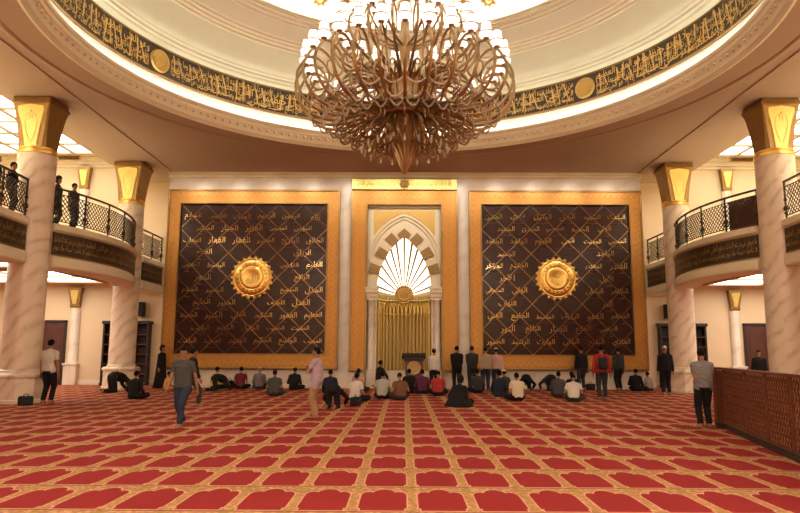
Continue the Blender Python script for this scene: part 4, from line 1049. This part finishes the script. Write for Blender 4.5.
    if robe:                                                    # full-length garment
        b = MB(); rows = []
        if pose in ('stand','walk'):
            for z, rx, ry in ((1.36,.19,.13),(1.15,.205,.15),(.95,.21,.17),(.6,.23,.21),(.25,.27,.26),(.02,.30,.29)): rows.append((V3(0,0,z), rx, ry))
        else:
            for z, rx, ry, y in ((.56,.17,.12,.10),(.42,.22,.17,.08),(.25,.30,.28,.10),(.12,.38,.36,.12),(.005,.44,.42,.12)): rows.append((V3(0,y,z), rx, ry))
        k = 24; vs = []
        for c, rx, ry in rows:
            for i in range(k):
                a = 2*PI*i/k; w = 1+.05*sin(a*7+1)*(1-c[2]/1.5); vs.append(tuple((c+V3(rx*cos(a)*w, ry*sin(a)*w, 0))*S))
        b.add(vs, [(j*k+i, j*k+(i+1)%k, (j+1)*k+(i+1)%k, (j+1)*k+i) for j in range(len(rows)-1) for i in range(k)])
        b.build('robe', cloth('cloth_'+robe, FAB[robe]), root, 180)
    return root
F_ = 0.; BK = PI                                                # facing away from the viewer / towards the viewer
R_ = math.radians
P = person
# standing and walking
P((-10.85,20.4,0), R_(-8), 'stand', 'man in white T-shirt and black trousers standing beside the left marble column', 'white','black', fine=True, scale=1.12)
P((-4.78,14.52,0), R_(172), 'walk', 'man in dark grey shirt and navy jeans walking towards the viewer', 'slate','jeans', fine=True, eyes=True, head=(6,0))
P((-6.2,19.51,0), R_(-55), 'step', 'person in dark clothes stepping, half hidden behind the walking man in jeans', 'black','charcoal', sleeve='long')
P((-10.45,28.75,0), R_(-100), 'stand', 'person in a long black robe standing by the left end wall', 'black','black', sleeve='long', robe='black', scarf='black', hair=False, scale=1.04)
P((-9.74,27.49,0), R_(-60), 'sit', 'small child in orange sitting near the left end wall', 'orange','orange', scale=.8)
P((-2.15,16.57,0), R_(78), 'stand', 'person in lavender shirt and beige trousers standing side-on with folded arms', 'lavender','beige', arms='folded', fine=True, long_top=True, hairlong=True)
P((1.22,27.08,0), 0, 'stand', 'man in white shirt and black trousers standing right of the lectern', 'white','black', arms='prayer', sleeve='long')
P((2.2,27.72,0), R_(4), 'stand', 'man in black standing behind the black-robed sitter, left of a pair', 'black','black', arms='prayer', sleeve='long', scale=1.07)
P((2.85,27.95,0), R_(-5), 'stand', 'man in dark charcoal standing at the niche frame, right of a pair', 'charcoal','charcoal', arms='prayer', sleeve='long', scale=1.07)
P((3.33,27.25,0), 0, 'stand', 'man in tan jacket and blue jeans standing before the right calligraphy panel', 'tan','jeans', sleeve='long', arms='prayer', scale=1.05)
P((3.86,27.96,0), R_(-10), 'stand', 'man in pink shirt and pale cap standing right of the tan jacket', 'pink','charcoal', cap='pale_grey', sleeve='long', scale=1.03)
P((7.63,28.75,0), R_(12), 'stand', 'man in black standing left of the red jacket, close to the end wall', 'black','charcoal', sleeve='long', scale=1.07)
rj = P((6.83,23.14,0), R_(-6), 'stand', 'man in red jacket with a black backpack standing with his back turned', 'red','charcoal', sleeve='long', scale=1.08)
P((9.22,28.75,0), R_(20), 'stand', 'man in dark clothes standing right of the red jacket by the frame', 'charcoal','black', sleeve='long', scale=1.05)
P((10.13,25.96,0), R_(-10), 'stand', 'man in black jacket and white cap standing by the right rear column', 'black','black', cap='white', sleeve='long', hair=False, scale=1.08)
P((6.60,14.85,0), R_(-4), 'stand', 'man in grey shirt and black trousers standing at the end of the timber partition', 'mid_grey','black', fine=True, belly=1.12, arms='prayer')
# on the floor, left to right
P((-11.15,25.7,0), R_(-40), 'sujud', 'person in black bowing low in front of the left rear column', 'black','black', sleeve='long', scale=1.15)
P((-9.05,22.48,0), R_(-12), 'sit', 'person in black sitting cross-legged in front of the left rear column', 'black','black', sleeve='long')
P((-7.95,28.2,0), R_(-30), 'sit', 'person in yellow shirt sitting below the left panel', 'yellow','black')
P((-7.55,26.9,0), R_(-75), 'sujud', 'person in black bowing beside the yellow shirt', 'black','black', sleeve='long')
P((-6.95,28.5,0), 0, 'sit', 'person in maroon shirt sitting cross-legged below the left panel', 'maroon','black')
P((-6.08,28.2,0), R_(5), 'sit', 'man in grey with white skullcap sitting below the left panel', 'grey','charcoal', cap='white', hair=False, sleeve='long')
P((-4.68,24.27,0), R_(6), 'sit', 'man in slate grey shirt sitting cross-legged below the left panel, nearer than the skullcap man', 'slate','charcoal')
P((-4.58,28.0,0), R_(-8), 'sit', 'man in black shirt sitting below the right end of the left panel', 'black','black', sleeve='long')
P((-2.74,24.96,0), 0, 'sit', 'man in navy shirt sitting behind a bowing worshipper, right of the lavender shirt', 'navy','black', sleeve='long')
P((-2.03,19.35,0), R_(-4), 'sujud', 'worshipper in black bowing with pale soles towards the viewer', 'black','black', sleeve='long')
P((-1.57,21.68,0), R_(-28), 'sit', 'man in white shirt sitting cross-legged before the left side of the niche', 'white','black', arms='lap')
P((-1.85,26.8,0), R_(-20), 'sit', 'person in pink top sitting at the left foot of the niche', 'pink','charcoal')
P((-1.01,27.55,0), R_(-60), 'kneel', 'person in black kneeling at the left edge of the niche opening', 'black','black', sleeve='long', scale=1.0)
P((-.74,23.08,0), R_(-6), 'sit', 'man in pale grey shirt sitting cross-legged before the niche', 'pale_grey','black')
P((-.10,22.6,0), R_(10), 'slump', 'man in brown shirt sitting hunched before the niche', 'brown','charcoal', head=(0,-25))
P((.21,26.36,0), 0, 'sit', 'person in black sitting directly in front of the lectern', 'black','black', sleeve='long')
P((.72,25.8,0), R_(4), 'sit', 'person in deep purple shirt sitting in front of the lectern, right side', 'purple','black', sleeve='long')
P((1.26,24.72,0), R_(-5), 'slump', 'man in red shirt sitting hunched below the white-shirted man', 'red','black', head=(0,-30))
P((1.60,20.1,0), R_(-30), 'slump', 'person in full black robe sitting alone on the carpet, right of the niche', 'black','black', sleeve='long', robe='black', scarf='black', hair=False)
P((2.93,26.58,0), R_(10), 'sit', 'person in black sitting below the tan jacket', 'charcoal','black', sleeve='long')
P((3.45,24.36,0), R_(-20), 'sit', 'man in navy shirt sitting below the left end of the right panel', 'navy','jeans', sleeve='long')
P((3.95,26.0,0), R_(30), 'sit', 'person in white cap sitting behind the navy shirt', 'charcoal','black', cap='white', sleeve='long')
P((3.81,22.48,0), R_(8), 'sit', 'man in cream shirt and black trousers sitting cross-legged, back turned', 'cream','black')
P((5.12,28.1,0), R_(-12), 'sujud', 'worshipper in black bowing below the right panel, left of two', 'black','black', sleeve='long')
P((6.2,28.15,0), R_(10), 'sujud', 'worshipper in charcoal bowing below the right panel, right of two', 'charcoal','black', sleeve='long')
P((5.55,24.2,0), R_(-25), 'sit', 'man in dark grey sitting beside the bowing white shirt', 'slate','charcoal', sleeve='long')
P((6.35,25.0,0), R_(10), 'slump', 'person in black sitting hunched behind the bowing white shirt', 'black','black', sleeve='long')
P((5.59,22.17,0), R_(-15), 'slump', 'man in white T-shirt sitting hunched forward with head down', 'white','charcoal', head=(0,-35), hair=True)
P((9.75,28.3,0), R_(-30), 'sit', 'person in black sitting at the right foot of the right panel', 'black','black', sleeve='long')
P((10.45,28.6,0), R_(30), 'sit', 'child in pale top sitting at the right end wall', 'pale_grey','charcoal', scale=.85)
P((14.2,26.8,0), R_(150), 'stand', 'person in dark clothes standing before the right gallery door behind the partition', 'black','black', sleeve='long', scale=1.0)
# in the upper gallery on the left
for (x,y,f,lab,tp,lg,am) in ((-12.15,19.0,-70,'man in dark shirt at the left gallery railing, cut by the photo edge','charcoal','black','down'),(-12.1,19.75,-80,'man in black standing at the left gallery railing before the big column','black','black','down'),
        (-11.62,21.5,-85,'woman in dark headscarf standing at the left gallery railing beside the big column','slate','charcoal','down'),(-11.5,22.35,-100,'broad man in dark shirt standing at the left gallery railing','slate','black','down')):
    P((x,y,ZF), R_(f), 'stand', lab, tp, lg, arms=am, scale=1.0, scarf='charcoal' if 'woman' in lab else None, hair='woman' not in lab, sleeve='long' if tp == 'black' else 'short')

# bags on the carpet
def bag(loc, rz, s, label, name='bag'):
    t = thing(name, label, 'bag', loc, rz); b = MB(); b.bbox(-.22*s,.22*s,-.13*s,.13*s,0,.30*s,.06*s); b.build('body', M['bag'], t, 60)
    b = MB(); b.bbox(-.15*s,.15*s,-.17*s,-.11*s,.03*s,.18*s,.03*s); b.build('pocket', M['bag'], t, 60)
    b = MB(); b.tube([(.08*s*cos(a),0,.29*s+.08*s*sin(a)) for a in [PI*i/8 for i in range(9)]], .012, 6); b.build('handle', M['black'], t)
bag((-11.12,19.75,0), .4, .9, 'black bag lying beside the man at the left marble column')
bag((-1.46,20.35,0), 1.2, .85, 'black bag on the carpet behind the white-shirted sitter')
bag((-7.55,29.0,0), .1, 1.1, 'black bag leaning at the wall beside the maroon shirt')
bag((8.05,29.0,0), -.2, .9, 'black bag at the wall below the right panel')
t = thing('backpack', 'black backpack worn by the man in the red jacket', 'backpack', (6.83-.03,23.14-.265,1.03), R_(-6)); b = MB(); b.bbox(-.15,.15,-.10,.06,0,.42,.05); b.build('body', M['bag'], t, 60)
b = MB(); b.bbox(-.11,.11,-.15,-.09,.04,.22,.03); b.build('pocket', M['bag'], t, 60)
for s in (-1,1):
    b = MB(); b.tube(spline([(s*.10,.05,.10),(s*.165,.14,.08),(s*.15,.30,.2),(s*.125,.345,.32),(s*.115,.29,.46),(s*.105,.17,.475),(s*.09,.05,.40)], 5), .016, 6); b.build('strap', M['bag'], t, 60)

# ------------------------------------------------------------------ added lights, camera, view
def area(loc, rot, sx, sy, e, col=(1,.88,.72), shape='RECTANGLE'):
    l = bpy.data.lights.new('lamp', 'AREA'); l.energy = e; l.color = col; l.shape = shape; l.size = sx; l.size_y = sy
    o = bpy.data.objects.new('ceiling_lamp', l); COL.objects.link(o); o.location = loc; o.rotation_euler = rot; return o
# unseen fill lights added over the part of the hall behind the viewer
for i, x in enumerate((-6.5,0,6.5)):
    area((x,-3.5,9.6), (0,0,0), 4, 6, 1550)
# unseen spots without fixtures, added to brighten the end wall
for i in range(12):
    l = bpy.data.lights.new('spot', 'SPOT'); l.energy = 230; l.color = (1,.88,.72); l.spot_size = R_(88); l.spot_blend = 1.; l.shadow_soft_size = .05
    o = bpy.data.objects.new('wall_spotlight', l); COL.objects.link(o); o.location = (-9.9+1.8*i, 26.6, 9.62); o.rotation_euler = (R_(50),0,0)
w = bpy.data.worlds.new('World'); sc.world = w; w.use_nodes = True
w.node_tree.nodes['Background'].inputs[0].default_value = (1,.8,.6,1); w.node_tree.nodes['Background'].inputs[1].default_value = .02
cam = bpy.data.cameras.new('camera'); cam.sensor_width = 36; cam.lens = 660/800*36; cam.clip_end = 200
co_ = bpy.data.objects.new('camera', cam); COL.objects.link(co_)
co_.matrix_world = Matrix.Translation((0,0,1.65)) @ Matrix.Rotation(R_(.37),4,'Z') @ Matrix.Rotation(R_(98.1),4,'X') @ Matrix.Rotation(R_(.27),4,'Z')
sc.camera = co_
vs = sc.view_settings; vs.view_transform = 'Standard'; vs.look = 'None'; vs.gamma = 1.; vs.exposure = 0.; vs.use_curve_mapping = False
sc.cycles.max_bounces = 8; sc.cycles.diffuse_bounces = 5; sc.cycles.glossy_bounces = 4; sc.cycles.transmission_bounces = 4
sc.cycles.sample_clamp_indirect = 6.; sc.cycles.use_denoising = True; sc.cycles.caustics_reflective = False; sc.cycles.caustics_refractive = False
